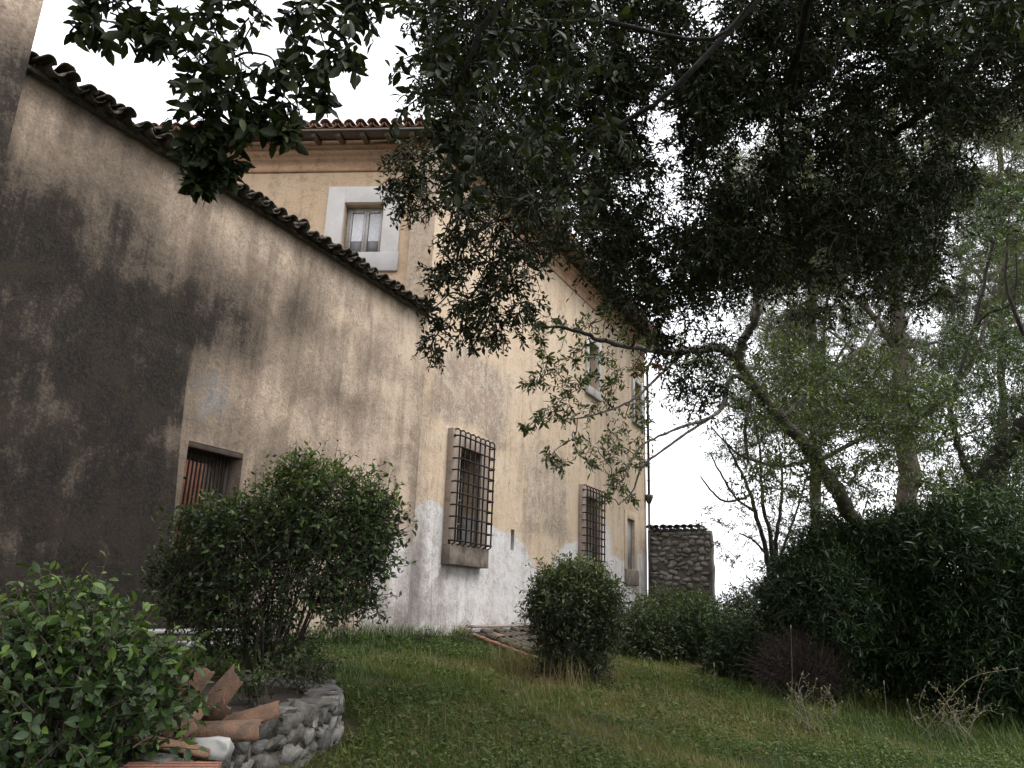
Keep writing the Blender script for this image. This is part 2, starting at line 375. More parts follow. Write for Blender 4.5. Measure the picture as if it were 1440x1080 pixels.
def twigs(root, tws, mat='twig', r0=.004, r1=.0015, name='twigs'):
    parts = [twig_mesh(t_, r0, r1) for t_ in tws if len(t_)]
    V = []; F = []; k = 0
    for v, f in parts: V.append(v); F.append(f+k); k += len(v)
    o = link(name, mesh(name, local(root, np.concatenate(V)), np.concatenate(F)), mat, root); tag(o, kind='stuff'); return o
def limb(root, pts, r0, r1, mat='bark_dark', name='limb', n=8, rough=.12, seed=0):
    p = crom(pts, 7); K = len(p); rng = np.random.default_rng(seed+K)
    p[1:-1] += rng.normal(0, r0*.12, (K-2, 3)); r = np.linspace(r0, r1, K)*(1+rng.normal(0, rough, K)*.6)
    v, f = tube(local(root, p), r, n); return link(name, mesh(name, v, f, sm=True), mat, root), p
def stem_set(rng, base, tips, r0, r1, root, mat='twig', name='stem', wob=.06):
    for k, tp in enumerate(tips):
        b = np.asarray(base[k] if np.ndim(base) == 2 else base); mid = b*.5+tp*.5+rng.normal(0, wob, 3)
        limb(root, [b, mid, tp], r0, r1, mat, name, 6, .05, k)

# ------------------------------------------------------------------ ground
def grid_sheet(xs, ys, zf):
    X, Y = np.meshgrid(xs, ys, indexing='ij'); Z = zf(X, Y); n, m_ = X.shape
    V = np.stack([X, Y, Z], -1).reshape(-1, 3); i = np.arange(n*m_).reshape(n, m_)
    F = np.stack([i[:-1, :-1], i[1:, :-1], i[1:, 1:], i[:-1, 1:]], -1).reshape(-1, 4); return V, F
xs = np.concatenate([[-1500, -600, -250, -100, -50, -30, -20, -14], np.arange(-10, 8, .22), [9, 11, 14, 18, 24, 35, 60, 120, 300, 700, 1500]])
ys = np.concatenate([[-1500, -600, -200, -80, -40, -20, -12, -8], np.arange(-5, 24, .25), [25, 28, 32, 38, 45, 55, 70, 100, 160, 300, 700, 1800]])
V, F = grid_sheet(xs, ys, gz)
tag(link('ground', mesh('ground', V, F, sm=True), 'ground'), kind='structure')

# ------------------------------------------------------------------ wall sheets
def wall_sheet(name, mapf, U, Vr, step, holes, thick, mat, attrf, parent, topf=None, wob=.012, flip=False):
    us = list(np.arange(U[0], U[1], step))+[U[1]]; vs = list(np.arange(Vr[0], Vr[1], step))+[Vr[1]]
    for h in holes: us += [h[0], h[1]]; vs += [h[2], h[3]]
    def cl(a):
        a = np.unique(np.round(a, 4)); keep = [a[0]]
        hard = set(np.round([q for h in holes for q in h], 4))
        for q in a[1:]:
            if q-keep[-1] < step*.3:
                if q in hard or q == a[-1]:
                    if keep[-1] in hard: keep.append(q)
                    else: keep[-1] = q
            else: keep.append(q)
        return np.array(keep)
    us = cl(us); vs = cl(vs)
    A, B = np.meshgrid(us, vs, indexing='ij'); n, m_ = A.shape
    off = (fbm(A*.7+11, B*.7+5, 3, 4)-.5)*2*wob
    for h in holes:
        off = off*(1-((A >= h[0]-.01) & (A <= h[1]+.01) & (B >= h[2]-.01) & (B <= h[3]+.01)))
    V = mapf(A, B, off).reshape(-1, 3); i = np.arange(n*m_).reshape(n, m_)
    uc = (us[:-1]+us[1:])/2; vc = (vs[:-1]+vs[1:])/2; CU, CV = np.meshgrid(uc, vc, indexing='ij'); keep = np.ones(CU.shape, bool)
    for h in holes: keep &= ~((CU > h[0]) & (CU < h[1]) & (CV > h[2]) & (CV < h[3]))
    q = [i[:-1, :-1], i[1:, :-1], i[1:, 1:], i[:-1, 1:]]
    if flip: q = q[::-1]
    F = np.stack(q, -1)[keep]
    at = {k: a.ravel() for k, a in attrf(A, B).items()}
    o = link(name, mesh(name, V, F, at, True), mat, parent)
    if thick:
        s = o.modifiers.new('solid', 'SOLIDIFY'); s.thickness = thick; s.offset = -1; s.use_rim = True
        try:
            e = o.modifiers.new('split', 'EDGE_SPLIT'); e.split_angle = math.radians(40)
        except Exception: pass
    return o
def blob(y, z, cy, cz, ry, rz): return np.exp(-(((y-cy)/ry)**2+((z-cz)/rz)**2))
WX = -6.4
# ------------------------------------------------------------------ walls, house and other structure
def pb(y, z, px, py, rx, ry, X=WX):
    a = onx(px, py, X); b = onx(px+rx, py, X); c = onx(px, py+ry, X)
    return blob(y, z, a[1], a[2], abs(b[1]-a[1])+.01, abs(c[2]-a[2])+.01)
# tile shapes shared by every coping and eave
def imbrex(L=.44, r0=.095, r1=.075, th=.014, seg=7, arc=math.pi*.94, seed=0):
    rng = np.random.default_rng(seed); v = []; f = []
    for (y, r) in ((0, r0), (L, r1)):
        for rr in (r, r-th):
            for k in range(seg+1):
                a = (math.pi-arc)/2+arc*k/seg; j = 1+rng.normal(0, .015)
                v.append((-math.cos(a)*rr*j, y+rng.normal(0, .004), math.sin(a)*rr*j))
    n = seg+1; o0, i0, o1, i1 = 0, n, 2*n, 3*n
    for k in range(seg):
        f += [(o0+k, o1+k, o1+k+1, o0+k+1), (i0+k, i0+k+1, i1+k+1, i1+k), (o0+k, o0+k+1, i0+k+1, i0+k), (o1+k, i1+k, i1+k+1, o1+k+1)]
    f += [(o0, i0, i1, o1), (o0+seg, o1+seg, i1+seg, i0+seg)]
    return v, f
TILES = {}
def tile_mesh(mat, k):
    if (mat, k) not in TILES:
        v, f = imbrex(seed=k); me = mesh('roof_tile', v, f); me.materials.append(M[mat]); TILES[(mat, k)] = me
    return TILES[(mat, k)]
def put_tile(parent, mat, k, pos, ydir, up, scale=1.0, name='tile'):
    y = nrm(np.asarray(ydir, float)); z = np.asarray(up, float); z = nrm(z-y*(z@y)); x = np.cross(y, z)
    o = bpy.data.objects.new(name, tile_mesh(mat, k)); COL.objects.link(o); o.parent = parent
    p = np.asarray(pos)-np.asarray(parent.location)
    o.matrix_local = Matrix(((x[0]*scale, y[0]*scale, z[0]*scale, p[0]), (x[1]*scale, y[1]*scale, z[1]*scale, p[1]), (x[2]*scale, y[2]*scale, z[2]*scale, p[2]), (0, 0, 0, 1)))
    return o
RG = np.random.default_rng(5)

# ---- garden wall on the left
gw = thing('garden_wall', 'tall stained plaster garden wall with mossy tile coping, left of the house', 'wall')
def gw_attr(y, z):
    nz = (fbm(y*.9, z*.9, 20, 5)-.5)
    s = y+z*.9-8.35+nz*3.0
    d = smooth(2.3, -1.5, s)  # dark lower left: dirt and canopy shade, both put into the colour
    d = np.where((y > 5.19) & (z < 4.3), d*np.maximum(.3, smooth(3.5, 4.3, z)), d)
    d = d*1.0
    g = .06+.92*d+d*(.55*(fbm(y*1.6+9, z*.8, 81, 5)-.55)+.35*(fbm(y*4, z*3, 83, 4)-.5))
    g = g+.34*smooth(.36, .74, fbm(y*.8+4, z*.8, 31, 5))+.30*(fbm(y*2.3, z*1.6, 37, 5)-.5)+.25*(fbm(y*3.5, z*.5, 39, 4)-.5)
    g = g*(1-.68*(1-smooth(.15, 1.25, 5.86-z+nz*1.4))*smooth(2.9, 3.2, y))  # paler band near the top paints in the lit part of the wall
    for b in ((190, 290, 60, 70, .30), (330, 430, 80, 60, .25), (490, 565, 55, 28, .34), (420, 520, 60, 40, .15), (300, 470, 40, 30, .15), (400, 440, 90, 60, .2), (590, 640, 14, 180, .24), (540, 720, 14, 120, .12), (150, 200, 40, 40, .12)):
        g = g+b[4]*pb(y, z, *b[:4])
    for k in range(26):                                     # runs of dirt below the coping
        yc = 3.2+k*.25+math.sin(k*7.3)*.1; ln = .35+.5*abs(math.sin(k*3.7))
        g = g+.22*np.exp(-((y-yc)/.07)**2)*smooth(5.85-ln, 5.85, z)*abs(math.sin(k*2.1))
    g = g+.30*smooth(5.68, 5.84, z)-.12*smooth(8.0, 9.4, y)  # strip under the coping darkened to paint in its shadow
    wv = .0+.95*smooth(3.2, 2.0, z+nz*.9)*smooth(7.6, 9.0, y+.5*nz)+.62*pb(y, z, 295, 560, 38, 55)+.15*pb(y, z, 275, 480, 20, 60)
    return {'grime_shade': np.clip(g, 0, 1.1), 'white': wv, 'flake': .12*smooth(.5, .7, fbm(y, z, 44, 4))}
DY0, DY1, DZ1 = 5.34, 6.08, 3.06
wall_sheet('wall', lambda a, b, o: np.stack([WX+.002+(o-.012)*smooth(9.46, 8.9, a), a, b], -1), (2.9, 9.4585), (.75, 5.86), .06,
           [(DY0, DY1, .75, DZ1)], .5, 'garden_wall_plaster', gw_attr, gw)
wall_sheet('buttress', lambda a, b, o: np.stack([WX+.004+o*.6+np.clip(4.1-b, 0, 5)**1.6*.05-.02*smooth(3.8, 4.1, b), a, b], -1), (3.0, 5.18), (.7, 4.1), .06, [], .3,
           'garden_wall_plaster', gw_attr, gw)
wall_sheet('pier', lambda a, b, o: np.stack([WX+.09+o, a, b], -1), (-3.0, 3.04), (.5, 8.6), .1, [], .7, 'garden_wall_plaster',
           lambda y, z: {'grime_shade': np.clip(.95-.8*smooth(5.6, 6.3, z+.5*(fbm(y, z, 9)-.5)), 0, 1), 'white': y*0, 'flake': y*0}, gw)  # lit top of the pier painted in as a paler tone
MB().box((WX-.52, 3.06, 5.845), (WX+.05, 9.44, 5.885)).obj('coping_bed', 'mossy_tile', gw)
k = 0; y = 3.14
while y < 9.42:
    c_ = put_tile(gw, 'mossy_tile', k % 6, (WX+.20+RG.uniform(-.03, .03), y, 5.90+RG.uniform(-.012, .02)), (-1, RG.uniform(-.12, .12), .20), (RG.uniform(-.15, .15), 0, 1), RG.uniform(.66, .82))
    put_tile(gw, 'mossy_tile', (k+3) % 6, (WX-.12, y, 5.97), (-1, RG.uniform(-.1, .1), .20), (0, 0, 1), 1.05)
    if RG.random() < .8:                                       # broken upper cover
        put_tile(gw, 'mossy_tile', (k+2) % 6, (WX+.13+RG.uniform(-.1, .06), y+RG.uniform(-.05, .05), 5.955+RG.uniform(0, .02)), (-1, RG.uniform(-.3, .3), .16), (RG.uniform(-.25, .25), 0, 1), RG.uniform(.55, .78))
    if y+.13 < 9.42: put_tile(gw, 'mossy_tile', (k+1) % 6, (WX+.17+RG.uniform(-.02, .02), y+.10, 5.935), (-1, 0, .20), (0, 0, -1), .78)
    y += .2+RG.uniform(-.03, .03); k += 1
MB().box((WX-.5, DY0-.03, DZ1-.06), (WX-.014, DY1+.03, DZ1-.002)).obj('lintel', 'dark_wood', gw, bevel=.006)
MB().box((WX-.56, DY0-.02, .95), (WX-.50, DY1+.02, 1.10)).obj('threshold', 'sill_stone', gw)

# courtyard building behind the gate
cb = thing('courtyard_shed', 'pink plastered shed wall seen behind the iron gate', 'shed')
wall_sheet('wall', lambda a, b, o: np.stack([-8.6+o, a, b], -1), (3.5, 9.2), (.8, 3.75), .25, [(4.2, 4.95, .8, 2.95)], .35, 'pink_plaster',
           lambda y, z: {'grime_shade': .1+.1*(fbm(y, z, 3)-.5), 'white': y*0, 'flake': y*0}, cb)
MB().box((-8.66, 4.1, 2.96), (-8.53, 5.05, 3.06)).obj('lintel', 'dark_wood', cb)
MB().box((-8.9, 4.2, .8), (-8.85, 4.95, 2.95)).obj('door', 'dark_wood', cb)
MB().box((-9.8, 3.4, 3.752), (-8.6, 9.3, 3.84)).obj('roof', 'roof_terracotta', cb)

# iron gate in the doorway
gt = thing('iron_gate', 'black iron bar gate with sagging curved top rail in the wall doorway', 'gate')
GX = WX-.12
pl = onx(264.5, 641, GX); pm = onx(287, 650, GX); pr = onx(318, 641, GX)
cur = crom([pl, (pl*.5+pm*.5)+np.array([0, 0, -.012]), pm, (pm*.55+pr*.45)+np.array([0, 0, -.015]), pr], 4)
MB().tube(cur, .014, 6).obj('top_rail', 'iron', gt)
MB().tube([(GX, pl[1], 1.32), (GX, pr[1], 1.32)], .012, 6).obj('bottom_rail', 'iron', gt)
for i in range(10):
    yy = pl[1]+.012+(pr[1]-pl[1]-.04)*i/9; zr = np.interp(yy, cur[:, 1], cur[:, 2])
    MB().tube([(GX+.015, yy, 1.26), (GX+.015, yy, zr+.03), (GX+.015, yy, zr+.075)], [.0105, .0105, .001], 6).obj('bar', 'iron', gt)
MB().box((GX-.02, pr[1], 1.15), (GX+.02, pr[1]+.04, 3.03)).obj('post', 'iron', gt)
MB().tube([(GX, pr[1]+.02, 3.03), (GX, pr[1]+.02, 3.055)], [.014, .004], 6).obj('finial', 'iron', gt)
for zz in (1.5, 2.7): MB().tube([(GX, pl[1]-.05, zz), (GX, pl[1]+.03, zz)], .014, 6).obj('hinge', 'iron', gt)

# steps below the gate
stp = thing('stone_steps', 'low stone steps with white marble treads below the iron gate', 'steps')
MB().box((WX-.02, 5.28, .9), (WX+.42, 6.3, 1.10)).obj('riser', 'sill_stone', stp, bevel=.01)
MB().box((WX-.02, 5.26, 1.102), (WX+.45, 6.32, 1.14)).obj('tread', 'marble', stp, bevel=.006)
MB().box((WX-.03, 5.3, 1.143), (WX+.2, 6.25, 1.20)).obj('riser', 'sill_stone', stp, bevel=.01)
MB().box((WX-.03, 5.28, 1.202), (WX+.22, 6.27, 1.235)).obj('tread', 'marble', stp, bevel=.006)
bn = thing('marble_bench', 'small marble slab seat against the dark wall beside the gate steps', 'bench')
MB().box((WX+.27, 4.75, .8), (WX+.45, 5.17, 1.22)).obj('support', 'sill_stone', bn, bevel=.01)
MB().box((WX+.25, 4.7, 1.223), (WX+.48, 5.21, 1.255)).obj('slab', 'marble', bn, bevel=.008)

# ---- the house
hs_ = thing('house', 'ochre plastered two storey house with barred windows and tiled hip roof', 'house')
YE = 20.8; ZE = 9.02
TH = math.radians(22); CE = np.array([-math.cos(TH), -math.sin(TH), 0]); CN = np.array([math.sin(TH), -math.cos(TH), 0]); CC = np.array([WX, 9.72, 0])
Y0F = 9.46
def fac(u, d, v): return np.array([WX+d, u, v])
def gab(u, d, v): return CC+CE*u+CN*d+np.array([0, 0, v])
# openings (u0,u1,v0,v1)
W1 = (10.52, 11.22, 2.42, 3.98); W2 = (16.05, 16.78, 2.5, 3.95); W3 = (19.12, 19.72, 2.5, 3.78); SL = (12.58, 12.72, 2.5, 2.87)
UPW = [(16.28, 16.95, 6.55, 7.70), (19.75, 20.35, 6.62, 7.62)]
GW_ = (1.03, 1.71, 7.08, 8.0)
def fa_attr(y, z):
    nz = fbm(y*1.1, z*1.1, 50, 5)-.5
    line = 2.80+.18*blob(y, z, 9.6, 2.7, .55, 9)+.12*np.sin(y*1.3)+.28*nz-.42*blob(y, z, 14.1, 2.7, .7, 9)-.6*smooth(13.2, 13.5, y)*smooth(15.0, 14.4, y)*.3
    wv = .95*smooth(line+.16, line-.10, z)
    wv = np.maximum(wv, .8*blob(y, z, 17.6, 2.9, .5, .8))
    fl = .95*smooth(9.5, 9.8, y)*smooth(13.1, 12.0, y+.6*nz)*smooth(3.95, 4.4, z+nz)*smooth(6.3, 5.4, z+nz*1.2)
    fl = np.maximum(fl, .85*smooth(12.9, 13.3, y+nz*.5)*smooth(15.8, 15.0, y+nz)*smooth(2.6, 3.0, z)*smooth(5.3, 4.4, z+nz))
    fl = fl*(1-smooth(11.9, 12.4, y)*smooth(4.35, 4.05, z)*(y < 13.0)); fl = fl*(1-.9*(1-smooth(3.9, 4.25, z))*(y < 12.9))
    g = .0+.08*smooth(.5, .75, fbm(y*.7, z*.7, 61))+.16*fl
    g = g+.20*smooth(1.65, 1.1, z+nz*1.0)*smooth(.35, .65, fbm(y*2, z*1.2, 63))+.42*blob(y, z, 9.5, 1.9, .42, .8)+.25*blob(y, z, 10.0, 1.35, .5, .35)
    g = g+.25*smooth(16.5, 20.5, y)*smooth(3.0, 6, z)*smooth(.4, .7, fbm(y*1.2, z*.6, 66))
    g = g+.20*smooth(10.0, 9.46, y+nz*.6)*smooth(7.5, 5.5, z)
    for (a, b_, c, d_) in (W1, W2, W3):
        for q, yc in enumerate((a-.3, a, b_+.12, b_+.3)): g = g+.22*np.exp(-((y-yc)/.08)**2)*smooth(1.2, 2.1, z)*smooth(2.2, 2.05, z)
    up = smooth(4.3, 6.2, z)
    return {'grime_shade': np.clip(g-.08*up, 0, 1), 'white': np.clip(wv, 0, 1), 'flake': np.clip(fl, 0, 1)}
wall_sheet('facade_wall', lambda a, b, o: np.stack([WX+.002+(o+.03*smooth(2.4, .7, b))*smooth(9.46, 10.1, a), a, b], -1), (Y0F, YE), (.7, 9.0), .075,
           [W1, W2, W3, SL]+UPW, .48, 'ochre_plaster', fa_attr, hs_)
wall_sheet('side_wall', lambda a, b, o: CC+CE*a[..., None]+CN*(o-.004)[..., None]+np.stack([a*0, a*0, b], -1), (0.0, 7.2), (.9, 9.0), .12,
           [GW_], .4, 'upper_plaster', lambda y, z: {'grime_shade': .02+.12*smooth(.55, .8, fbm(y*.8, z*.8, 71)), 'white': y*0, 'flake': y*0}, hs_, wob=.006, flip=True)
wall_sheet('end_wall', lambda a, b, o: np.stack([a, YE-.003+a*0, b], -1), (-12.0, WX-.02), (.7, 9.0), .3, [], .4, 'ochre_plaster',
           lambda y, z: {'grime_shade': y*0+.2, 'white': y*0, 'flake': y*0}, hs_, wob=0, flip=True)
def sweep(name, prof, mat, sm=False, close=True):
    """profile (offset, z) swept along side wall, corner and facade with a mitre"""
    mit = np.array([1.0, -(1-math.sin(TH))/math.cos(TH), 0])
    v = []; f = []; K = len(prof)
    for st in range(3):
        for (o, z) in prof:
            p = [CC+CE*7.3+CN*o, CC+mit*o, np.array([WX+o, YE+(o if o > 0 else 0), 0])][st].copy(); p[2] = z; v.append(p)
    for st in range(2):
        for k_ in range(K if close else K-1):
            a = st*K+k_; b = st*K+(k_+1) % K; f.append((a, b, b+K, a+K))
    f += [tuple(range(K)), tuple(range(2*K, 3*K))[::-1]]
    return link(name, mesh(name, v, f, {'grime_shade': [.05]*len(v), 'white': [0]*len(v), 'flake': [0]*len(v)}, sm), mat, hs_)
OV = .50
sweep('cornice', [(-.02, 8.60), (.02, 8.60), (.035, 8.615), (.035, 8.65), (.02, 8.67), (.02, 8.84), (.055, 8.86), (.06, 8.92), (.10, 8.96), (.10, 9.0), (.15, 9.03), (.15, 9.12), (-.02, 9.12)], 'cornice_plaster')
sweep('soffit_boards', [(-.3, ZE+.235), (OV-.02, ZE+.06), (OV-.02, ZE+.085), (-.3, ZE+.26)], 'eave_wood')
sweep('gutter', [(OV-.01, ZE+.03), (OV+.03, ZE+.035), (OV+.04, ZE+.06), (OV+.032, ZE+.06), (OV+.025, ZE+.042), (OV-.005, ZE+.04)], 'zinc')
def rafter(f, u):
    v0 = ZE+.15
    pts = [f(u-.04, -.25, v0+.05), f(u+.04, -.25, v0+.05), f(u+.04, -.25, v0-.05), f(u-.04, -.25, v0-.05), f(u-.04, OV-.03, ZE+.055), f(u+.04, OV-.03, ZE+.055), f(u+.04, OV-.03, ZE-.04), f(u-.04, OV-.03, ZE-.04)]
    MB().add(pts, [(0, 1, 2, 3), (4, 7, 6, 5), (0, 4, 5, 1), (1, 5, 6, 2), (2, 6, 7, 3), (3, 7, 4, 0)]).obj('rafter', 'eave_wood', hs_)
for u in np.arange(9.7, YE+.3, .42): rafter(fac, u)
for u in np.arange(.12, 5.6, .42): rafter(gab, u)
mit = np.array([1.0, -(1-math.sin(TH))/math.cos(TH), 0]); EC = CC+mit*OV
slope = .33
R1 = np.array([-10.8, 13.0, ZE+.2+4.6*slope]); R2 = np.array([-10.8, 17.2, R1[2]])
A_ = CC+CE*7.3+CN*OV
rv = [(*EC[:2], ZE+.10), (WX+OV, YE+OV, ZE+.10), tuple(R2), tuple(R1), (A_[0], A_[1], ZE+.10), (-14.0, 14.0, R1[2]), (-12.4, YE+OV, ZE+.1)]
ro = link('roof', mesh('roof', rv, [(0, 1, 2, 3), (4, 0, 3, 5), (1, 6, 2)]), 'roof_terracotta', hs_)
s_ = ro.modifiers.new('solid', 'SOLIDIFY'); s_.thickness = .05; s_.offset = -1
k = 0
for u in np.arange(9.5, YE+.5, .20):
    put_tile(ro, 'roof_terracotta', k % 6, fac(u, OV+.06+RG.uniform(-.015, .015), ZE+.145), (-1, RG.uniform(-.04, .04), slope), (0, 0, 1), .95)
    put_tile(ro, 'roof_terracotta', (k+2) % 6, fac(u+.1, OV+.07, ZE+.165), (-1, 0, slope), (0, 0, -1), .95)
    put_tile(ro, 'roof_terracotta', (k+4) % 6, fac(u, OV-.3, ZE+.275), (-1, RG.uniform(-.04, .04), slope), (0, 0, 1), .95); k += 1
for u in np.arange(-.2, 5.6, .20):
    put_tile(ro, 'roof_terracotta', k % 6, gab(u, OV+.06+RG.uniform(-.015, .015), ZE+.145), -CN+np.array([0, 0, slope]), (0, 0, 1), .95)
    put_tile(ro, 'roof_terracotta', (k+2) % 6, gab(u+.1, OV+.07, ZE+.165), -CN+np.array([0, 0, slope]), (0, 0, -1), .95)
    put_tile(ro, 'roof_terracotta', (k+4) % 6, gab(u, OV-.3, ZE+.275), -CN+np.array([0, 0, slope]), (0, 0, 1), .95); k += 1

def frame_ring(mb, f, r, w_, d0, d1, bottom=True):
    u0, u1, v0, v1 = r
    mb.xbox(f, (u0, d0, v0), (u0+w_, d1, v1)); mb.xbox(f, (u1-w_, d0, v0), (u1, d1, v1)); mb.xbox(f, (u0+w_, d0, v1-w_), (u1-w_, d1, v1))
    if bottom: mb.xbox(f, (u0+w_, d0, v0), (u1-w_, d1, v0+w_))
    return mb
def window(f, r, dep, wood, curtain=False, glaz=1):
    """casement: frame is the part; sashes, panes, curtains are its pieces"""
    u0, u1, v0, v1 = r; wn = frame_ring(MB(), f, (u0+.002, u1-.002, v0+.002, v1-.002), .05, -dep-.06, -dep).obj('window', wood, hs_)
    um = (u0+u1)/2
    for a, b in ((u0+.054, um-.004), (um+.004, u1-.054)):
        mb = frame_ring(MB(), f, (a, b, v0+.054, v1-.054), .04, -dep-.045, -dep+.012)
        for q in range(1, glaz): mb.xbox(f, (a+.04, -dep-.035, v0+(v1-v0)*q/glaz-.012), (b-.04, -dep+.002, v0+(v1-v0)*q/glaz+.012))
        mb.obj('sash', wood, wn)
        MB().xbox(f, (a+.042, -dep-.03, v0+.096), (b-.042, -dep-.022, v1-.096)).obj('pane', 'glass', wn)
        if curtain:
            vb = v0+.30; mbc = MB()
            n_ = 9
            vv = []
            for q in range(n_+1):
                u = a+.05+(b-a-.1)*q/n_; dd = -dep-.018+.004*(q % 2)
                vv += [f(u, dd, vb+.01*(q % 2)), f(u, dd, v1-.10)]
            mbc.add(vv, [(2*q, 2*q+2, 2*q+3, 2*q+1) for q in range(n_)]).obj('curtain', 'curtain', wn)
            MB().xbox(f, (a+.045, -dep-.0215, v0+.10), (b-.045, -dep-.0195, vb+.02)).obj('pane_reflection', 'shutter_reflection_grey', wn)  # grey panel painted as the reflection in the lower glass
    return wn
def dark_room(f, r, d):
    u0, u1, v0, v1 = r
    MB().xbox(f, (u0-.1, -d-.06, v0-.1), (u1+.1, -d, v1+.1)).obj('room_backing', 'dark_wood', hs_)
def surround(f, r, w_, proud, mat, sill=None, silld=.1, ear=0):
    u0, u1, v0, v1 = r
    mb = MB(); mb.xbox(f, (u0-w_, -.05, v0-(w_ if sill is None else 0)), (u0, proud, v1+w_)); mb.xbox(f, (u1, -.05, v0-(w_ if sill is None else 0)), (u1+w_, proud, v1+w_)); mb.xbox(f, (u0, -.05, v1), (u1, proud, v1+w_))
    if sill is None: mb.xbox(f, (u0, -.05, v0-w_), (u1, proud, v0))
    so_ = mb.obj('window_surround', mat, hs_, bevel=.006)
    if sill: MB().xbox(f, (u0-w_-ear, -.05, v0-sill), (u1+w_+ear, proud+silld, v0)).obj('window_sill', 'sill_stone' if 'urround' not in mat or mat == 'surround_stone' else mat, hs_, bevel=.012)
    return so_
def grille(f, u0, u1, v0, v1, proud, dep, nv, nh):
    mb = MB()
    for a in (u0, u1):
        for b in (v0+.03, v1-.1): mb.xbox(f, (a-.02, proud-.01, b-.02), (a+.02, proud+.012, b+.02))
    g = mb.obj('window_grille', 'iron', hs_)
    for i in range(nv):
        u = u0+(u1-u0)*i/(nv-1)
        MB().tube([f(u, proud-.02, v1), f(u, proud+dep*.6, v1+.005), f(u, proud+dep, v1-.035), f(u, proud+dep, v0+.03), f(u, proud+dep*.5, v0), f(u, proud-.02, v0)], .0135, 6).obj('bar', 'iron', g)
    for i in range(nh):
        v = v0+.06+(v1-v0-.17)*i/(nh-1)
        MB().tube([f(u0-.03, proud-.02, v), f(u0-.03, proud+dep*.6, v), f(u0, proud+dep+.016, v), f(u1, proud+dep+.016, v), f(u1+.03, proud+dep*.6, v), f(u1+.03, proud-.02, v)], .0135, 6).obj('bar', 'iron', g)
    return g
surround(fac, (W1[0], W1[1], W1[2], W1[3]), .27, .10, 'surround_stone', sill=.30, silld=.06, ear=.0)
window(fac, W1, .22, 'grey_wood', glaz=4); dark_room(fac, W1, .5)
grille(fac, W1[0]-.22, W1[1]+.24, W1[2]+.0, W1[3]+.25, .10, .10, 8, 10)
surround(fac, W2, .22, .09, 'surround_stone', sill=.28, silld=.06)
window(fac, W2, .22, 'dark_wood', glaz=4); dark_room(fac, W2, .5)
grille(fac, W2[0]-.18, W2[1]+.18, W2[2], W2[3]+.2, .09, .10, 7, 10)
surround(fac, W3, .20, .02, 'ochre_plaster', sill=.38, silld=.04)
MB().xbox(fac, (W3[0]+.002, -.15, W3[2]+.002), (W3[1]-.002, -.07, W3[3]-.002)).obj('shutter', 'shutter_reflection_grey', hs_)
MB().xbox(fac, (SL[0]-.05, -.47, SL[2]-.05), (SL[1]+.05, -.40, SL[3]+.05)).obj('vent_backing', 'dark_wood', hs_)
for r in UPW:
    surround(fac, r, .16, .05, 'grey_surround', sill=.2, silld=.03)
    window(fac, r, .2, 'grey_wood'); dark_room(fac, r, .48)
# side window with broad white surround, lower ear on the right
surround(gab, GW_, .30, .035, 'white_surround', sill=.34, silld=.012, ear=.02)
window(gab, GW_, .17, 'pale_wood', curtain=True); dark_room(gab, GW_, .45)
# rainwater pipe at the far corner
dp = thing('downpipe', 'grey metal rainwater pipe with hopper at the far house corner', 'pipe')
px_, py_ = WX+.09, YE-.02
MB().tube([(WX+OV, YE-.1, ZE), (WX+OV-.1, YE-.08, ZE-.25), (px_, py_, ZE-.75), (px_, py_, 4.55)], .036, 10).obj('upper_pipe', 'zinc', dp, True)
MB().tube([(px_, py_, 4.6), (px_, py_, 4.52), (px_, py_, 4.36)], [.12, .12, .05], 8).obj('hopper', 'zinc', dp)
MB().tube([(px_, py_, 4.38), (px_, py_, 1.1)], .034, 10).obj('lower_pipe', 'zinc', dp, True)
for z in (7.5, 6.2, 5.0, 3.6, 2.4): MB().tube([(px_, py_, z-.02), (px_, py_, z+.02)], .045, 10).obj('bracket', 'zinc', dp)

# ---- rubble stone wall beyond the house
def stone_mesh(mat, seed, sm=True):
    r = np.random.default_rng(seed); idx = {}; v = []; f = []
    for i in range(3):
        for j in range(3):
            for k_ in range(3):
                if (i, j, k_) == (1, 1, 1): continue
                p = np.array([i-1, j-1, k_-1], float); n_ = np.abs(p).sum(); p = p*((1, .99, .86, .70) if sm else (1, 1, .97, .88))[int(n_)]*.5+r.normal(0, .055 if sm else .085, 3)
                idx[(i, j, k_)] = len(v); v.append(p)
    for ax in range(3):
        for s in (0, 2):
            for a in range(2):
                for b in range(2):
                    q = []
                    for (da, db) in ((0, 0), (1, 0), (1, 1), (0, 1)):
                        c = [0, 0, 0]; c[ax] = s; c[(ax+1) % 3] = a+da; c[(ax+2) % 3] = b+db; q.append(idx[tuple(c)])
                    f.append(tuple(q if s else q[::-1]))
    me = mesh('stone', v, f, sm=sm); me.materials.append(M[mat]); return me
def put(name, me, parent, pos, x, y, z):
    o = bpy.data.objects.new(name, me); COL.objects.link(o); o.parent = parent; p = np.asarray(pos)-np.asarray(parent.location) if parent else pos
    o.matrix_local = Matrix(((x[0], y[0], z[0], p[0]), (x[1], y[1], z[1], p[1]), (x[2], y[2], z[2], p[2]), (0, 0, 0, 1))); return o
rw = thing('rubble_wall', 'short rubble stone wall with tile coping beyond the far house corner', 'wall')
RX0, RX1, RYW, RZ1 = WX+.02, -4.68, YE+.05, 3.62
V, F = grid_sheet(np.linspace(RX0, RX1, 22), np.linspace(.6, RZ1, 36), lambda a, b: (fbm(a*3, b*3, 15)-.5)*.05)
V = np.stack([V[:, 0]+0*(fbm(V[:, 1]*5, V[:, 0]*0, 16)-.5)*(V[:, 0] > RX1-.05), RYW+V[:, 2], V[:, 1]], 1)
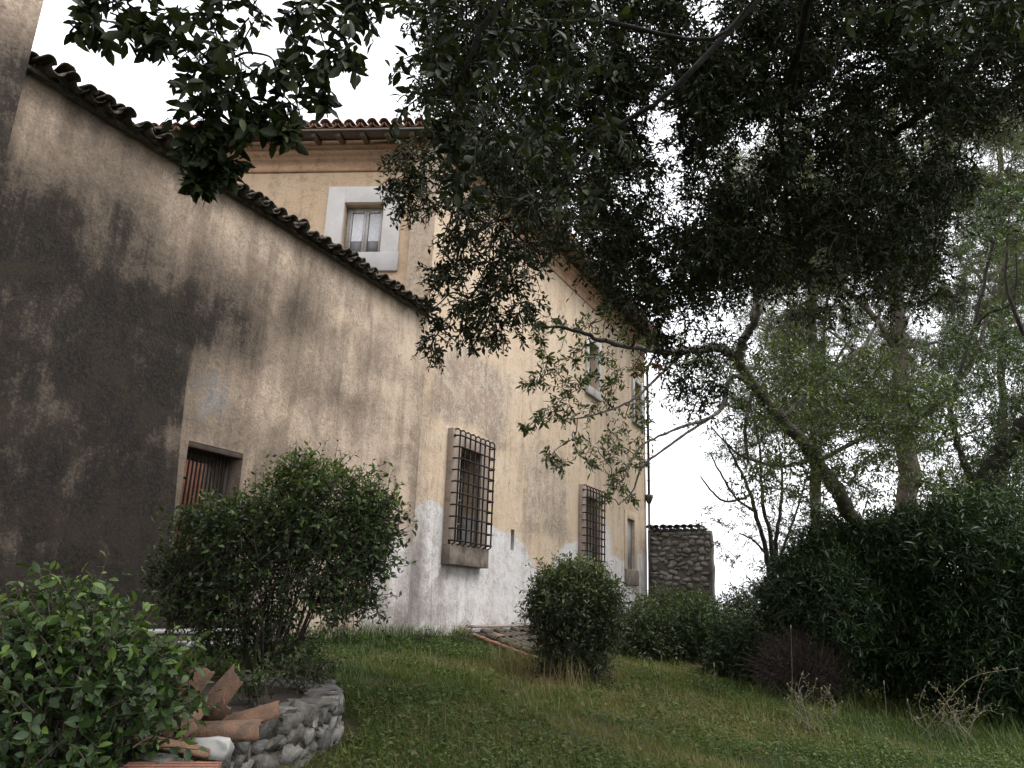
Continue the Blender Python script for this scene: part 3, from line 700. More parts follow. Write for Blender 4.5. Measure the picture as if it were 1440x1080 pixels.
o = link('wall_body', mesh('wall_body', V, F, sm=True), 'wall_mortar', rw); s_ = o.modifiers.new('solid', 'SOLIDIFY'); s_.thickness = .45; s_.offset = -1
SM = [stone_mesh('field_stone', 100+i, False) for i in range(14)]
z = 2.15; rr = np.random.default_rng(8)
while z < RZ1-.12:
    h = rr.uniform(.09, .17); x = RX0+rr.uniform(.02, .1)
    while x < RX1-.08:
        w_ = rr.uniform(.10, .27); w_ = min(w_, RX1-.01-x)
        if rr.random() < .86:
            a = rr.normal(0, .22); hh = h*rr.uniform(.6, 1.15)
            put('stone', SM[rr.integers(14)], rw, (x+w_/2, RYW+.028, z+h/2+rr.normal(0, .03)), (w_*.95*math.cos(a), 0, w_*.95*math.sin(a)), (0, .15, 0), (-hh*math.sin(a), 0, hh*math.cos(a)))
        x += w_+rr.uniform(.005, .04)
    z += h+.012
for i, x in enumerate(np.arange(RX0+.08, RX1-.25, .19)):
    put_tile(rw, 'mossy_tile', i % 6, (x, RYW-.1, RZ1+.055+rr.uniform(-.01, .01)), (rr.normal(0, .05), 1, .05), (0, 0, 1), 1.12)
    put_tile(rw, 'mossy_tile', (i+2) % 6, (x+.095, RYW-.09, RZ1+.07), (0, 1, .05), (0, 0, -1), .95)

# ---- sloping cellar roof against the house foot
ce = thing('cellar_roof', 'low sloping tiled cellar roof with brick edge at the house foot', 'roof')
A = np.array([WX+.1, 11.0, 1.11]); B = np.array([WX+.1, 13.9, 1.18]); Cc = np.array([-4.55, 9.72, .90]); Dd = np.array([-4.4, 12.6, .86])
v = [A, Cc, Dd, B]; lo = [p-np.array([0, 0, .5]) for p in v]
MB().add([*v, *lo], [(0, 1, 2, 3), (0, 4, 5, 1), (1, 5, 6, 2), (2, 6, 7, 3), (3, 7, 4, 0), (4, 7, 6, 5)]).obj('ramp_body', 'planter_mortar', ce)
dirv = nrm(Cc-A); Ld = np.linalg.norm(Cc-A); acr = nrm(B-A); upv = nrm(np.cross(acr, dirv)); upv = upv if upv[2] > 0 else -upv
for r_ in range(9):
    for q in range(5):
        if rr.random() < .12: continue
        p = A+acr*(.12+r_*.2)+dirv*(Ld-.05-q*.38+rr.normal(0, .02))+upv*(.012+.012*q*.2)
        put_tile(ce, 'mossy_tile' if rr.random() < .85 else 'roof_terracotta', int(rr.integers(6)), p, -dirv+acr*rr.normal(0, .05)+upv*.03, upv, .80)
for q in range(8):
    p = A+dirv*(Ld*(q+.5)/8)-acr*.03+upv*.012; o = MB().box((-.135, -.045, -.018), (.128, .045, .018)).obj('edge_brick', 'brick_red', ce)
    o.matrix_local = Matrix(((dirv[0], acr[0], upv[0], p[0]), (dirv[1], acr[1], upv[1], p[1]), (dirv[2], acr[2], upv[2], p[2]), (0, 0, 0, 1)))
MB().box((WX+.08, 11.0, 1.19), (WX+.22, 14.2, 1.225)).obj('ledge', 'surround_stone', ce)

# ---- curved stone planter with its bed
pt_ = thing('stone_planter', 'low curved rubble stone planter bed around the round leafy bush', 'planter')
top = [onz(x_, y_, .97) for x_, y_ in ((165, 1090), (235, 1068), (300, 1040), (352, 1014), (430, 996), (476, 978), (466, 962), (425, 955), (370, 948), (320, 940))]
path = crom(top, 8); cen = np.array([-4.15, 3.75, .97])
inn = path+nrm((cen-path)*np.array([1, 1, 0]))*.24
nP = len(path); v = []; f = []
for i in range(nP):
    zb = gz(path[i, 0], path[i, 1])-.15
    v += [(*path[i, :2], zb), (*path[i, :2], .955+.02*math.sin(i*1.7)), (*inn[i, :2], .95), (*inn[i, :2], zb)]
for i in range(nP-1):
    for q in range(4): f.append((4*i+q, 4*i+4+q, 4*i+4+(q+1) % 4, 4*i+(q+1) % 4))
f += [(0, 1, 2, 3), (4*nP-1, 4*nP-2, 4*nP-3, 4*nP-4)]
link('mortar_core', mesh('mortar_core', v, f), 'planter_mortar', pt_)
bed = [tuple(p) for p in inn]; bed2 = [(p[0], p[1], .93) for p in inn]+[(-4.9, 4.2, .98), (-4.6, 3.0, .95), (-3.6, 2.1, .93)]
mb = MB(); cv = [(cen[0], cen[1], .97)]+bed2; mb.add(cv, [(0, i+1, i+2 if i+2 < len(cv) else 1) for i in range(len(bed2))]).obj('soil', 'soil', pt_)
PM = [stone_mesh('pale_stone' if i % 3 == 0 else 'planter_stone', 200+i, False) for i in range(12)]
seg = np.concatenate([[0], np.cumsum(np.linalg.norm(np.diff(path[:, :2], axis=0), axis=1))])
def at_s(s): 
    p = np.array([np.interp(s, seg, path[:, i]) for i in range(3)]); q = np.array([np.interp(s+.03, seg, path[:, i]) for i in range(3)])-np.array([np.interp(s-.03, seg, path[:, i]) for i in range(3)])
    t_ = nrm(q*np.array([1, 1, 0])); return p, t_, np.array([t_[1], -t_[0], 0])
for course in range(5):
    s = rr.uniform(0, .1)
    while s < seg[-1]*.82:
        w_ = rr.uniform(.08, .26); p, t_, o_ = at_s(s+w_/2); h = rr.uniform(.055, .12)
        zc = .915-course*.085+rr.normal(0, .012)
        if zc > gz(p[0], p[1])-.08 and rr.random() < .93:
            a = rr.normal(0, .13); tx = t_*math.cos(a)+np.array([0, 0, math.sin(a)]); tz = np.array([0, 0, math.cos(a)])-t_*math.sin(a)
            put('stone', PM[rr.integers(12)], pt_, (p[0]-o_[0]*.045, p[1]-o_[1]*.045, zc), tx*w_*1.0, o_*.15, tz*h*1.12)
        s += w_+rr.uniform(.0, .02)
s = .05
while s < seg[-1]*.9:                                          # capping stones
    w_ = rr.uniform(.14, .3); p, t_, o_ = at_s(s+w_/2); p = p-o_*.11
    put('cap_stone', PM[rr.integers(12)], pt_, (p[0], p[1], .945+rr.normal(0, .008)), t_*w_*1.0, o_*rr.uniform(.22, .27), np.array([rr.normal(0, .05), rr.normal(0, .05), 1])*.06)
    s += w_+.01
# ---- broken roof tiles, brick and rock lying on the planter
CR, CU, CF = CM
def loose_tile(px, py, z, yd, ud, sc, label, k, mat='pile_terracotta'):
    y = nrm(CR*yd[0]+CU*yd[1]+CF*yd[2]); u = CR*ud[0]+CU*ud[1]+CF*ud[2]; u = nrm(u-y*(u@y)); x = np.cross(y, u)
    c = onz(px, py, z); v, f = imbrex(L=.42, r0=.115, r1=.092, th=.016, seg=8, arc=math.pi*.72, seed=40+k)
    v = np.array(v)-np.array([0, .21, .09]); rj = np.random.default_rng(k)
    v[:, 1] += np.where(v[:, 1] > 0, -.09*rj.random()*(v[:, 0]/.2+.5)-.008*rj.random(len(v)), 0)       # broken end
    v += rj.normal(0, .0025, v.shape)
    o = link('roof_tile', mesh('roof_tile', v, f), mat)
    o.matrix_world = Matrix(((x[0]*sc, y[0]*sc, u[0]*sc, c[0]), (x[1]*sc, y[1]*sc, u[1]*sc, c[1]), (x[2]*sc, y[2]*sc, u[2]*sc, c[2]), (0, 0, 0, 1)))
    return tag(o, label, 'roof tile', 'old roof tiles dumped on the planter')
loose_tile(262, 972, 1.07, (.55, .75, .30), (-.25, -.2, .9), .80, 'old roof tile leaning upright with sooty hollow side, rear of pile', 0)
loose_tile(301, 978, 1.07, (.60, .78, .25), (-.5, .3, -.8), .82, 'old roof tile standing tilted with smooth pinkish back, centre of pile', 1)
loose_tile(352, 1003, 1.01, (.95, .22, .40), (-.1, 1, -.3), .72, 'mossy roof tile lying flat, rightmost of the pile', 2)
loose_tile(318, 1022, 1.02, (.9, .05, .1), (-.1, 1, -.35), .72, 'orange roof tile lying with its hollow end to the right', 3)
loose_tile(250, 1012, 1.01, (.85, .25, .5), (-.2, 1, -.2), .75, 'old orange roof tile lying under the leaning sooty tile', 4)
loose_tile(252, 1046, 1.02, (.75, -.25, .25), (.1, .75, .55), .78, 'dark roof tile with pale curved rim, lowest of the pile', 5)
loose_tile(216, 1040, 1.00, (.7, .4, .5), (-.2, .6, .7), .8, 'grey roof tile half hidden by the front bush', 6)
loose_tile(302, 1004, 1.06, (.5, .6, -.2), (.1, .5, -.8), .45, 'small triangular roof tile shard on top of the pile', 7)
c = onz(240, 1090, .96); o = MB().box((-.16, -.075, -.03), (.16, .075, .03))
for q in (-.045, 0, .045): o.box((-.161, q-.012, .0301), (.161, q+.012, .034))
o = o.obj('hollow_brick', 'brick_red', None, bevel=.004); o.matrix_world = Matrix.Translation(Vector(c)) @ Matrix.Rotation(math.radians(38), 4, 'Z'); tag(o, 'ribbed orange brick lying at the bottom edge below the tiles', 'brick')
o = link('white_rock', stone_mesh('white_rock', 305, False)); c = onz(301, 1052, 1.0); o.matrix_world = Matrix.Translation(Vector(c)) @ Matrix.Rotation(.5, 4, 'Z') @ Matrix.Diagonal((.12, .10, .075, 1)); tag(o, 'angular white rock in front of the tile pile', 'rock')
for i, (px, py, z, s3) in enumerate(((330, 1046, .9, .1), (222, 1078, .97, .09))):
    o = link('grey_rock', stone_mesh('planter_stone', 320+i, False)); c = onz(px, py, z); o.matrix_world = Matrix.Translation(Vector(c)) @ Matrix.Diagonal((s3*1.3, s3, s3*.8, 1))
    tag(o, ('mossy grey rock right of the white rock', 'small grey rock beside the orange brick')[i], 'rock')

# ------------------------------------------------------------------ shrubs
def ell_pts(rng, n, c, r, shell=.55):
    d = nrm(rng.normal(size=(n, 3))); rad = rng.uniform(shell, 1, n)**.6
    return c+d*rad[:, None]*np.asarray(r), d
def bumpy(d, seed, amp): return 1+amp*(np.sin(d[:, 0]*4.1+seed)+np.sin(d[:, 1]*5.3+seed*2)+np.sin(d[:, 2]*4.7+seed*3))/2
def shrub(name, label, base, c, r, ns, nl, ll, wr, mat, seed, near=0, stems=7, sL=.3, droop=.15, upb=.4, fine=False, tw='twig', group=None, cat_='shrub', floor=None, amp=.14, inner=.35, rs=(.018, .006), extra=None, lobes=None, tip=.35):
    rng = np.random.default_rng(seed); base = np.asarray(base, float); c = np.asarray(c, float); r = np.asarray(r, float)
    root = thing(name, label, cat_, group, base); lfs = []; tws = []
    zlo, zhi = c[2]-r[2], c[2]+r[2]
    if lobes is None: lobes = [(c, r, ns)]
    for li, (lc, lr, ln) in enumerate(lobes):
        lc = np.asarray(lc, float); lr = np.asarray(lr, float)
        p, d = ell_pts(rng, ln, lc*0, lr*.86, inner); p = p*bumpy(d, seed+li, amp)[:, None]+lc
        if floor is not None:
            k = p[:, 2] > floor(p[:, 0], p[:, 1])+.02; p, d = p[k], d[k]
        dirs = d*.9/np.maximum(lr, .1)*lr.mean()+np.array([0, 0, upb])+rng.normal(0, .5, d.shape)
        L = sL*rng.uniform(.5, 1.4, len(p))
        lf, twr = sprigs(rng, p-nrm(dirs)*L[:, None]*.5, dirs, L, nl, ll, droop); lfs.append(lf); tws.append(twr)
    if extra is not None:
        l2, t2 = extra(rng); lfs.append(l2); tws.append(t2)
    lf = cat(lfs)
    hh = (lf[0][:, 2]-zlo)/(zhi-zlo)                        # young pale shoots grow at the top
    lf[4] = np.clip(lf[4]-.06+tip*smooth(.55, 1.0, hh)*rng.random(len(hh))**.7, 0, 1)
    crown(root, lf, mat, wr, 'crown', fine, near); twigs(root, tws, tw, .0045, .0015)
    ang = rng.uniform(0, 6.28, stems); rr_ = rng.uniform(.02, .16, stems)
    b0 = base+np.stack([np.cos(ang)*rr_, np.sin(ang)*rr_, np.full(stems, -.05)], 1)
    tips = c+np.stack([np.cos(ang)*r[0]*rng.uniform(.15, .7, stems), np.sin(ang)*r[1]*rng.uniform(.15, .7, stems), r[2]*rng.uniform(-.2, .5, stems)], 1)
    stem_set(rng, b0, tips, rs[0], rs[1], root, tw, 'stem')
    return root
def gpos(p): return np.array([p[0], p[1], float(gz(p[0], p[1]))])
# front-left bush, close to the camera
c = P(75, 975, 2.9); b = gpos(c)
shrub('privet_bush', 'glossy broad-leaved bush filling the bottom left corner', b, c+np.array([-.08, .05, -.10]), (.54, .54, .60), 1050, 9, .047, .54, 'privet_leaf', 11, near=300, tip=.6, stems=9, sL=.26, upb=.55, fine=True, tw='twig', amp=.10, inner=.3)
# bush standing in the planter, with upright shoots
b = onz(372, 948, .97); dB = (b-EYE)@CF; c = P(388, 788, dB)
def shoots(rng):
    pp = np.array([P(x_, y_, dB+rng.uniform(-.2, .2)) for x_, y_ in ((360, 680), (395, 660), (430, 650), (470, 655), (500, 670), (520, 680), (545, 690), (450, 645), (415, 655), (380, 665), (480, 660), (345, 690), (555, 705))])
    return sprigs(rng, pp-np.array([0, 0, .06]), np.array([0, 0, 1.])+rng.normal(0, .12, pp.shape), .26*rng.uniform(.5, 1.1, len(pp)), 7, .038, 0, .9)
def lob(rows, d0, ry=1.0): return [(P(x_, y_, d0+dz), (rx*d0/FPX, ry*rx*d0/FPX, rz*d0/FPX), n_) for x_, y_, dz, rx, rz, n_ in rows]
shrub('planter_bush', 'round leafy bush with upright shoots standing in the stone planter', b, c, (.80, .80, .75), 0, 9, .052, .50, 'shrub_leaf', 12, near=300, stems=34, sL=.30, upb=.4, tw='twig', extra=shoots, amp=.2, inner=.3, rs=(.010, .004), tip=.8,
      lobes=lob([(455, 715, 0, 92, 72, 500), (400, 735, .1, 90, 75, 310), (335, 775, 0, 85, 70, 250), (515, 765, -.1, 52, 66, 220), (262, 800, 0, 52, 48, 130), (450, 790, -.2, 90, 62, 220), (345, 840, -.1, 80, 55, 190), (300, 735, 0, 62, 38, 150), (280, 855, 0, 60, 45, 120), (390, 900, 0, 65, 50, 80), (530, 715, 0, 36, 36, 90), (430, 935, -.1, 35, 28, 50), (420, 665, 0, 40, 26, 70), (490, 840, -.1, 60, 35, 110), (240, 815, 0, 36, 30, 50), (330, 900, 0, 60, 40, 70)], dB))
# clipped round bush on the lawn
g = G(806, 957); dC = (g-EYE)@CF; c = P(806, 868, dC)
shrub('clipped_bush', 'clipped round bush on the lawn before the second barred window', g, c, (72*dC/FPX, 72*dC/FPX, 84*dC/FPX), 0, 9, .06, .38, 'viburnum_leaf', 13, stems=10, sL=.32, upb=.4, floor=gz, amp=.26, inner=.4, tip=.85,
      lobes=lob([(806, 850, 0, 66, 54, 900), (785, 830, 0, 44, 36, 330), (840, 836, 0, 38, 40, 330), (800, 905, 0, 55, 50, 600), (812, 806, 0, 34, 22, 150), (770, 862, 0, 34, 40, 200), (845, 870, 0, 32, 44, 220), (815, 935, 0, 52, 26, 220)], dC))
# rambling shrubs along the far house foot
for i, (px, py, d_, r, ns, lab, mt) in enumerate((
    (905, 905, 12.8, (.75, .8, .62), 1000, 'dark rambling shrub right of the clipped round bush', 'viburnum_leaf'),
    (985, 893, 13.2, (.8, .8, .75), 1100, 'loose green shrub below the rubble stone wall', 'shrub_leaf'),
    (1040, 925, 11.6, (.62, .7, .70), 1000, 'dark shrub left of the dry brown brush', 'oleander_leaf'),
    (955, 862, 15.5, (.9, .8, .6), 700, 'pale green shrub touching the foot of the rubble wall', 'sprig_leaf'),
    (1065, 868, 15.0, (.9, .9, .75), 900, 'green shrub against the sky right of the rubble wall', 'viburnum_leaf'))):
    c = P(px, py, d_); b = gpos(c); c[2] = max(c[2], b[2]+r[2]*.5)
    shrub('garden_shrub', lab, b, c, r, ns, 9, .075, .40, mt, 20+i, stems=8, sL=.3, floor=gz, amp=.2, inner=.3, group='shrubs along the far edge of the lawn')
# dry brown brush
c = P(1120, 938, 10.2); b = gpos(c)
shrub('dry_brush', 'dead brown twiggy brush in front of the big dark oleander', b, c+np.array([0, 0, .02]), (.62, .6, .5), 1500, 3, .022, .3, 'brush_leaf', 30, stems=26, sL=.42, upb=.6, tw='twig_brown', floor=gz, amp=.1, inner=.1, rs=(.008, .003))
# big dark oleander on the right
c = P(1310, 840, 11.0); b = gpos(c)
shrub('oleander', 'huge dark oleander mass with long narrow leaves on the right', b, c+np.array([0.1, .1, -.05]), (1.75, 1.5, 1.75), 6500, 12, .13, .20, 'oleander_leaf', 31, near=300, stems=16, sL=.42, upb=.7, droop=.1, floor=gz, amp=.24, inner=.35)
c = P(1165, 835, 11.0); b = gpos(c)
shrub('oleander', 'lower left flank oleander, next to the dry brown brush', b, c+np.array([0, 0, -.1]), (.95, 1.0, 1.35), 2800, 12, .12, .20, 'oleander_leaf', 32, stems=9, sL=.4, upb=.7, floor=gz, amp=.26, inner=.3)
c = P(1440, 890, 10.2); b = gpos(c)
shrub('oleander', 'oleander cut off by the right edge of the picture', b, c, (1.0, .9, 1.15), 2400, 12, .12, .20, 'oleander_leaf', 33, stems=9, sL=.4, upb=.7, floor=gz, amp=.26, inner=.3)
# hedge trees behind
for i, (px, py, d_, r, ns, lab) in enumerate(((1420, 700, 17, (2.0, 1.6, 1.9), 1500, 'dark bushy shrub behind the forked trunk at the right edge'), (1150, 790, 18, (1.6, 1.5, 1.6), 900, 'bushy shrub behind the thin multi-stemmed tree'))):
    c = P(px, py, d_); b = gpos(c)
    shrub('garden_shrub', lab, b, c, r, ns, 10, .09, .36, 'viburnum_leaf', 40+i, stems=9, sL=.55, floor=gz, amp=.25, inner=.2, group='shrubs along the far edge of the lawn', rs=(.04, .012))
# low plants at the wall foot
for i, (px, py, s_, lab) in enumerate(((592, 906, .16, 'small weed clump at the wall foot below the first barred window'), (655, 908, .26, 'leafy green weed beside the start of the cellar roof'), (410, 968, .20, 'fern-like ground plant on the planter bed'), (350, 985, .14, 'small leafy plant between tiles and planter bush'), (440, 962, .16, 'low plant at the planter rim, right end'), (480, 905, .12, 'tiny weed tuft at the garden wall foot'))):
    b = G(px, py) if i not in (2, 3, 4) else onz(px, py, .97)
    shrub('weed', lab, b, b+np.array([0, 0, s_*.55]), (s_*1.2, s_*1.2, s_*.8), 40, 7, .045, .36, 'shrub_leaf', 50+i, stems=4, sL=.16, cat_='weed', group='weeds at wall and planter', rs=(.004, .002), inner=.1)

# ------------------------------------------------------------------ trees
def clusters(rng, cl, ll, nl=11, k0=16, droop=.3, sl=.8, dens=1.0, flat=.8, down=.0, jit=.3, rref=0):
    """cl: rows (centre, radius)"""
    parts = []; tws = []
    for c, r in cl:
        n = max(3, int(k0*dens*(min(1.3, (r/rref)**1.7) if rref else 1))); d = nrm(rng.normal(size=(n, 3))*np.array([1, 1, flat])); p = c+d*r*rng.uniform(.0, .55, (n, 1))
        dd = d+rng.normal(0, jit, (n, 3))-np.array([0, 0, down])
        lf, tw = sprigs(rng, p, dd, r*sl*rng.uniform(.6, 1.2, n), nl, ll, droop); parts.append(lf); tws.append(tw)
    return cat(parts), tws
def branch_to(root, rng, skel, targets, r, mat='bark_dark', fac=.0045):
    """boughs that fork from one another: each target joins the nearest limb or bough"""
    pts = np.asarray(skel); tg = np.asarray(targets); v = []; f = []
    order = np.argsort([np.linalg.norm(pts-t_, axis=1).min() for t_ in tg])
    for j in order:
        tgt = tg[j]; i = np.argmin(np.linalg.norm(pts-tgt, axis=1)); a = pts[i]; L = np.linalg.norm(tgt-a)
        if L < .08: continue
        p1 = a*.65+tgt*.35+rng.normal(0, .09*L, 3)+np.array([0, 0, .08*L]); p2 = a*.3+tgt*.7+rng.normal(0, .08*L, 3)+np.array([0, 0, .06*L])
        q = crom([a, p1, p2, tgt], 4); vv, ff = tube(local(root, q), np.linspace(min(r, .004+fac*L*2), .003, len(q)), 5); k = len(v); v += list(vv); f += [tuple(x+k for x in y_) for y_ in ff]
        pts = np.vstack([pts, q[4:]])
    if v: tag(link('boughs', mesh('boughs', v, f, sm=True), mat, root), kind='stuff')

# --- overhanging holm oak: trunk stands right of the frame
rng = np.random.default_rng(101)
base = np.array([3.6, 3.4, float(gz(3.6, 3.4))])
oak = thing('holm_oak', 'overhanging holm oak whose dark foliage fills the top of the picture', 'tree', None, base)
_, sk0 = limb(oak, [base-np.array([0, 0, .2]), base+np.array([-.1, .1, 1.4]), base+np.array([-.35, .2, 2.8]), base+np.array([-.6, .5, 4.2])], .28, .2, 'bark_dark', 'trunk', 12)
fork = sk0[-1]
limbs = []
for k, (pts, r0, r1) in enumerate((
    ([sk0[-6], P(1475, 10, 6.2), P(1400, 60, 6.3), P(1310, 150, 6.5), P(1235, 205, 6.8), P(1150, 300, 7.4)], .085, .02),
    ([fork, P(1400, -160, 5.6), P(1180, -60, 5.2), P(1125, 60, 5.6), P(1100, 180, 6.2), P(1110, 340, 6.8)], .06, .014),
    ([fork, P(1330, -260, 5.2), P(1150, -90, 5.0), P(1010, 60, 4.9), P(930, 140, 4.9), P(860, 185, 5.0), P(760, 290, 5.0), P(660, 420, 4.9)], .036, .008),
    ([fork, P(1250, -500, 4.2), P(800, -260, 3.4), P(560, -120, 2.9), P(330, -40, 2.6), P(180, 0, 2.6)], .08, .008),
    ([fork, P(1250, -420, 4.4), P(900, -180, 3.6), P(720, -20, 3.2), P(640, 120, 3.2)], .06, .008),
    ([fork, (1.2, 2.0, 6.2), (-1.0, 1.0, 6.8), (-3.2, .5, 6.9)], .10, .03),
    ([fork, (2.0, .5, 6.0), (.5, -2.0, 6.4), (-1.5, -3.5, 6.5)], .10, .03),
    ([fork, (3.4, 6.0, 6.6), (2.4, 9.0, 7.8), (.8, 11.5, 8.4)], .10, .03))):
    limbs.append(limb(oak, pts, r0*.85, r1, 'bark_black', 'limb', 8, .08, k)[1])
skel = np.concatenate(limbs)
def CL(rows, k=1081.0): return [(P(px, py, d), rp*d/k) for px, py, d, rp in rows]
nearc = CL([(150, 18, 2.6, 30), (140, 40, 2.6, 28), (195, 40, 2.6, 32), (180, 8, 2.6, 34), (255, 10, 2.6, 45), (245, 60, 2.6, 38), (300, 40, 2.6, 50), (280, 95, 2.6, 45), (330, 80, 2.6, 50), (290, 140, 2.6, 42), (340, 135, 2.6, 48), (370, 20, 2.7, 55), (385, 85, 2.6, 46), (400, 135, 2.7, 36), (300, 178, 2.6, 38), (345, 180, 2.6, 34), (290, 215, 2.6, 24), (440, 30, 2.7, 52), (450, 85, 2.7, 40), (500, 20, 2.8, 45), (490, 65, 2.7, 34), (430, 0, 2.7, 40), (515, 0, 2.8, 30), (455, 130, 2.7, 22), (320, 215, 2.6, 26), (285, 190, 2.6, 34), (300, 240, 2.6, 16), (283, 262, 2.6, 8), (322, 240, 2.6, 12), (310, 150, 2.6, 40), (365, 165, 2.6, 34), (405, 180, 2.6, 16),
    (600, 20, 3.3, 50), (650, 20, 3.2, 60), (610, 75, 3.2, 55), (600, 130, 3.2, 48), (665, 90, 3.2, 60), (640, 160, 3.2, 50), (720, 40, 3.3, 65), (730, 120, 3.3, 55), (690, 190, 3.2, 48), (620, 200, 3.2, 40), (790, 30, 3.4, 60), (790, 110, 3.4, 50), (770, 190, 3.4, 46), (830, 80, 3.5, 50), (650, 240, 3.2, 38), (850, 30, 3.5, 55), (800, 260, 3.4, 40), (860, 180, 3.5, 40), (1290, 0, 3.4, 45), (1350, 5, 3.4, 45), (1220, -15, 3.4, 40), (1420, 0, 3.4, 40)])
lfN, twN = clusters(rng, nearc, .062, nl=9, k0=7, droop=.35, sl=.85, flat=.8, down=.25)
midc = [(580, 215, 40), (560, 250, 34), (600, 250, 46), (570, 285, 28), (640, 280, 50), (690, 250, 50), (700, 310, 55), (650, 330, 40), (690, 370, 52), (640, 380, 36), (740, 350, 45), (620, 385, 26), (650, 425, 40), (690, 430, 42), (720, 400, 34), (615, 470, 30), (610, 495, 20), (650, 465, 24), (700, 465, 24), (730, 440, 20), (690, 480, 14), (750, 290, 50), (760, 230, 50), (800, 300, 45), (780, 350, 30), (740, 200, 60), (600, 440, 18), (710, 180, 50), (650, 200, 50), (830, 250, 45), (735, 470, 12), (662, 490, 9), (745, 425, 22), (752, 450, 14)]
midc = CL([(a, b_, 4.7+rng.uniform(-.3, .4), r) for a, b_, r in midc])
lfM, twM = clusters(rng, midc, .046, nl=11, k0=34, droop=.4, sl=.85, down=.3, rref=.19)
far = []
lim = lambda x: np.interp(x, [560, 640, 760, 800, 850, 900, 960, 1020, 1080, 1150, 1220, 1300, 1330, 1380, 1440, 1560], [120, 200, 330, 345, 400, 460, 470, 440, 430, 400, 410, 430, 340, 220, 180, 150])
while len(far) < 1020:
    x = rng.uniform(600, 1500); y = rng.uniform(-120, 520)
    if y > lim(x)-25: continue
    if fbm(np.array([x/52.]), np.array([y/52.]), 90, 3)[0] < .37: continue
    far.append((x, y, rng.uniform(5.6, 8.0), rng.uniform(22, 50)))
for a in ((885, 420, 6.4, 40), (925, 465, 6.6, 32), (890, 375, 6.2, 50), (920, 420, 6.5, 50), (970, 450, 6.8, 45), (1250, 420, 7, 40), (1290, 430, 7, 45), (1180, 430, 7, 40), (1310, 380, 7, 45), (985, 560, 7, 30), (960, 545, 7, 22), (950, 505, 6.9, 30), (985, 505, 7, 32), (1005, 535, 7, 28), (940, 480, 6.8, 28), (1030, 480, 7.2, 36), (1000, 470, 7, 34)): far.append(a)
farc = CL(far)
lfF, twF = clusters(rng, farc, .054, nl=11, k0=17, droop=.4, sl=.9, down=.25)
can = [(np.array([rng.uniform(-4.6, 4.5), rng.uniform(-4.5, 3.6), rng.uniform(4.6, 7.4)]), rng.uniform(.45, .8)) for _ in range(150)]
can = [(c, r) for c, r in can if not (lambda q: q[2] > .2 and -150 < q[0] < 1590 and -150 < q[1] < 1200)(proj(c))]
can += [(np.array([rng.uniform(-1.5, 5), rng.uniform(3.5, 12), rng.uniform(6.8, 9.5)]), rng.uniform(.5, .9)) for _ in range(70)]
can = [(c, r) for c, r in can if not (lambda q: q[2] > .2 and q[0] < 900 and -60 < q[1] < 1200)(proj(c))]
lfC, twC = clusters(rng, can, .10, nl=8, k0=22, droop=.3, sl=.9)
crown(oak, lfN, 'oak_leaf', .44, 'crown', True, near=300)
crown(oak, cat([lfM, lfF, lfC]), 'oak_leaf', .42, 'crown')
twigs(oak, twN, 'twig', .004, .0015); twigs(oak, twM+twF+twC, 'twig', .005, .002)
branch_to(oak, rng, skel, [c for c, r in nearc+midc], .012, 'bark_black'); branch_to(oak, rng, skel, [c for c, r in farc], .03, 'bark_black'); branch_to(oak, rng, skel, [c for c, r in can[::2]], .04)

# --- leaning tree whose branch sprays cross the facade
rng = np.random.default_rng(102)
b = P(1235, 760, 12.6); base = gpos(b)
lt = thing('leaning_tree', 'dark leaning tree with a crooked branch reaching across the house front', 'tree', None, base)
_, s1 = limb(lt, [base-np.array([0, 0, .1]), P(1226, 790, 12.0), P(1188, 710, 10.9), P(1145, 645, 10.4), P(1100, 592, 10.2), P(1062, 545, 10.0), P(1038, 505, 9.8)], .125, .06, 'bark_grey', 'trunk', 10)
_, s2 = limb(lt, [P(1038, 505, 9.8), P(1015, 490, 9.6), P(985, 491, 9.3), P(940, 495, 8.9), P(900, 490, 8.4), P(850, 480, 7.9), P(800, 462, 7.5), P(748, 458, 7.2)], .065, .008, 'bark_grey')
_, s3 = limb(lt, [P(1038, 505, 9.8), P(1050, 470, 9.7), P(1066, 440, 9.6), P(1062, 400, 9.6), P(1075, 330, 9.5)], .07, .02, 'bark_grey')
_, s4 = limb(lt, [P(1062, 545, 10.0), P(1030, 530, 9.6), P(1010, 580, 9.2), P(960, 600, 8.7), P(905, 625, 8.3), P(880, 660, 8.0)], .035, .006, 'bark_grey')
_, s5 = limb(lt, [P(960, 497, 9.1), P(915, 540, 8.6), P(885, 565, 8.3), P(830, 585, 7.9), P(790, 590, 7.6)], .02, .005, 'bark_grey')
_, s6 = limb(lt, [P(1010, 580, 9.2), P(950, 620, 8.6), P(905, 655, 8.3), P(890, 690, 8.2), P(870, 710, 8.1)], .02, .004, 'bark_grey')
_, s7 = limb(lt, [P(1145, 645, 10.4), P(1100, 655, 10.2), P(1040, 640, 10.0), P(1000, 600, 9.8)], .03, .008, 'bark_grey')
_, s8 = limb(lt, [P(1100, 592, 10.2), P(1160, 530, 10.4), P(1220, 480, 10.6), P(1250, 400, 10.8)], .05, .012, 'bark_grey')
_, s9 = limb(lt, [P(1060, 545, 10), P(1048, 600, 9.9), P(1052, 650, 9.9)], .03, .018, 'bark_grey')
_, s10 = limb(lt, [P(1150, 650, 10.4), P(1260, 590, 10.6), P(1330, 560, 10.9)], .04, .01, 'bark_grey')
skA = np.concatenate([s1, s2, s3, s4, s5, s6, s7, s8, s10])
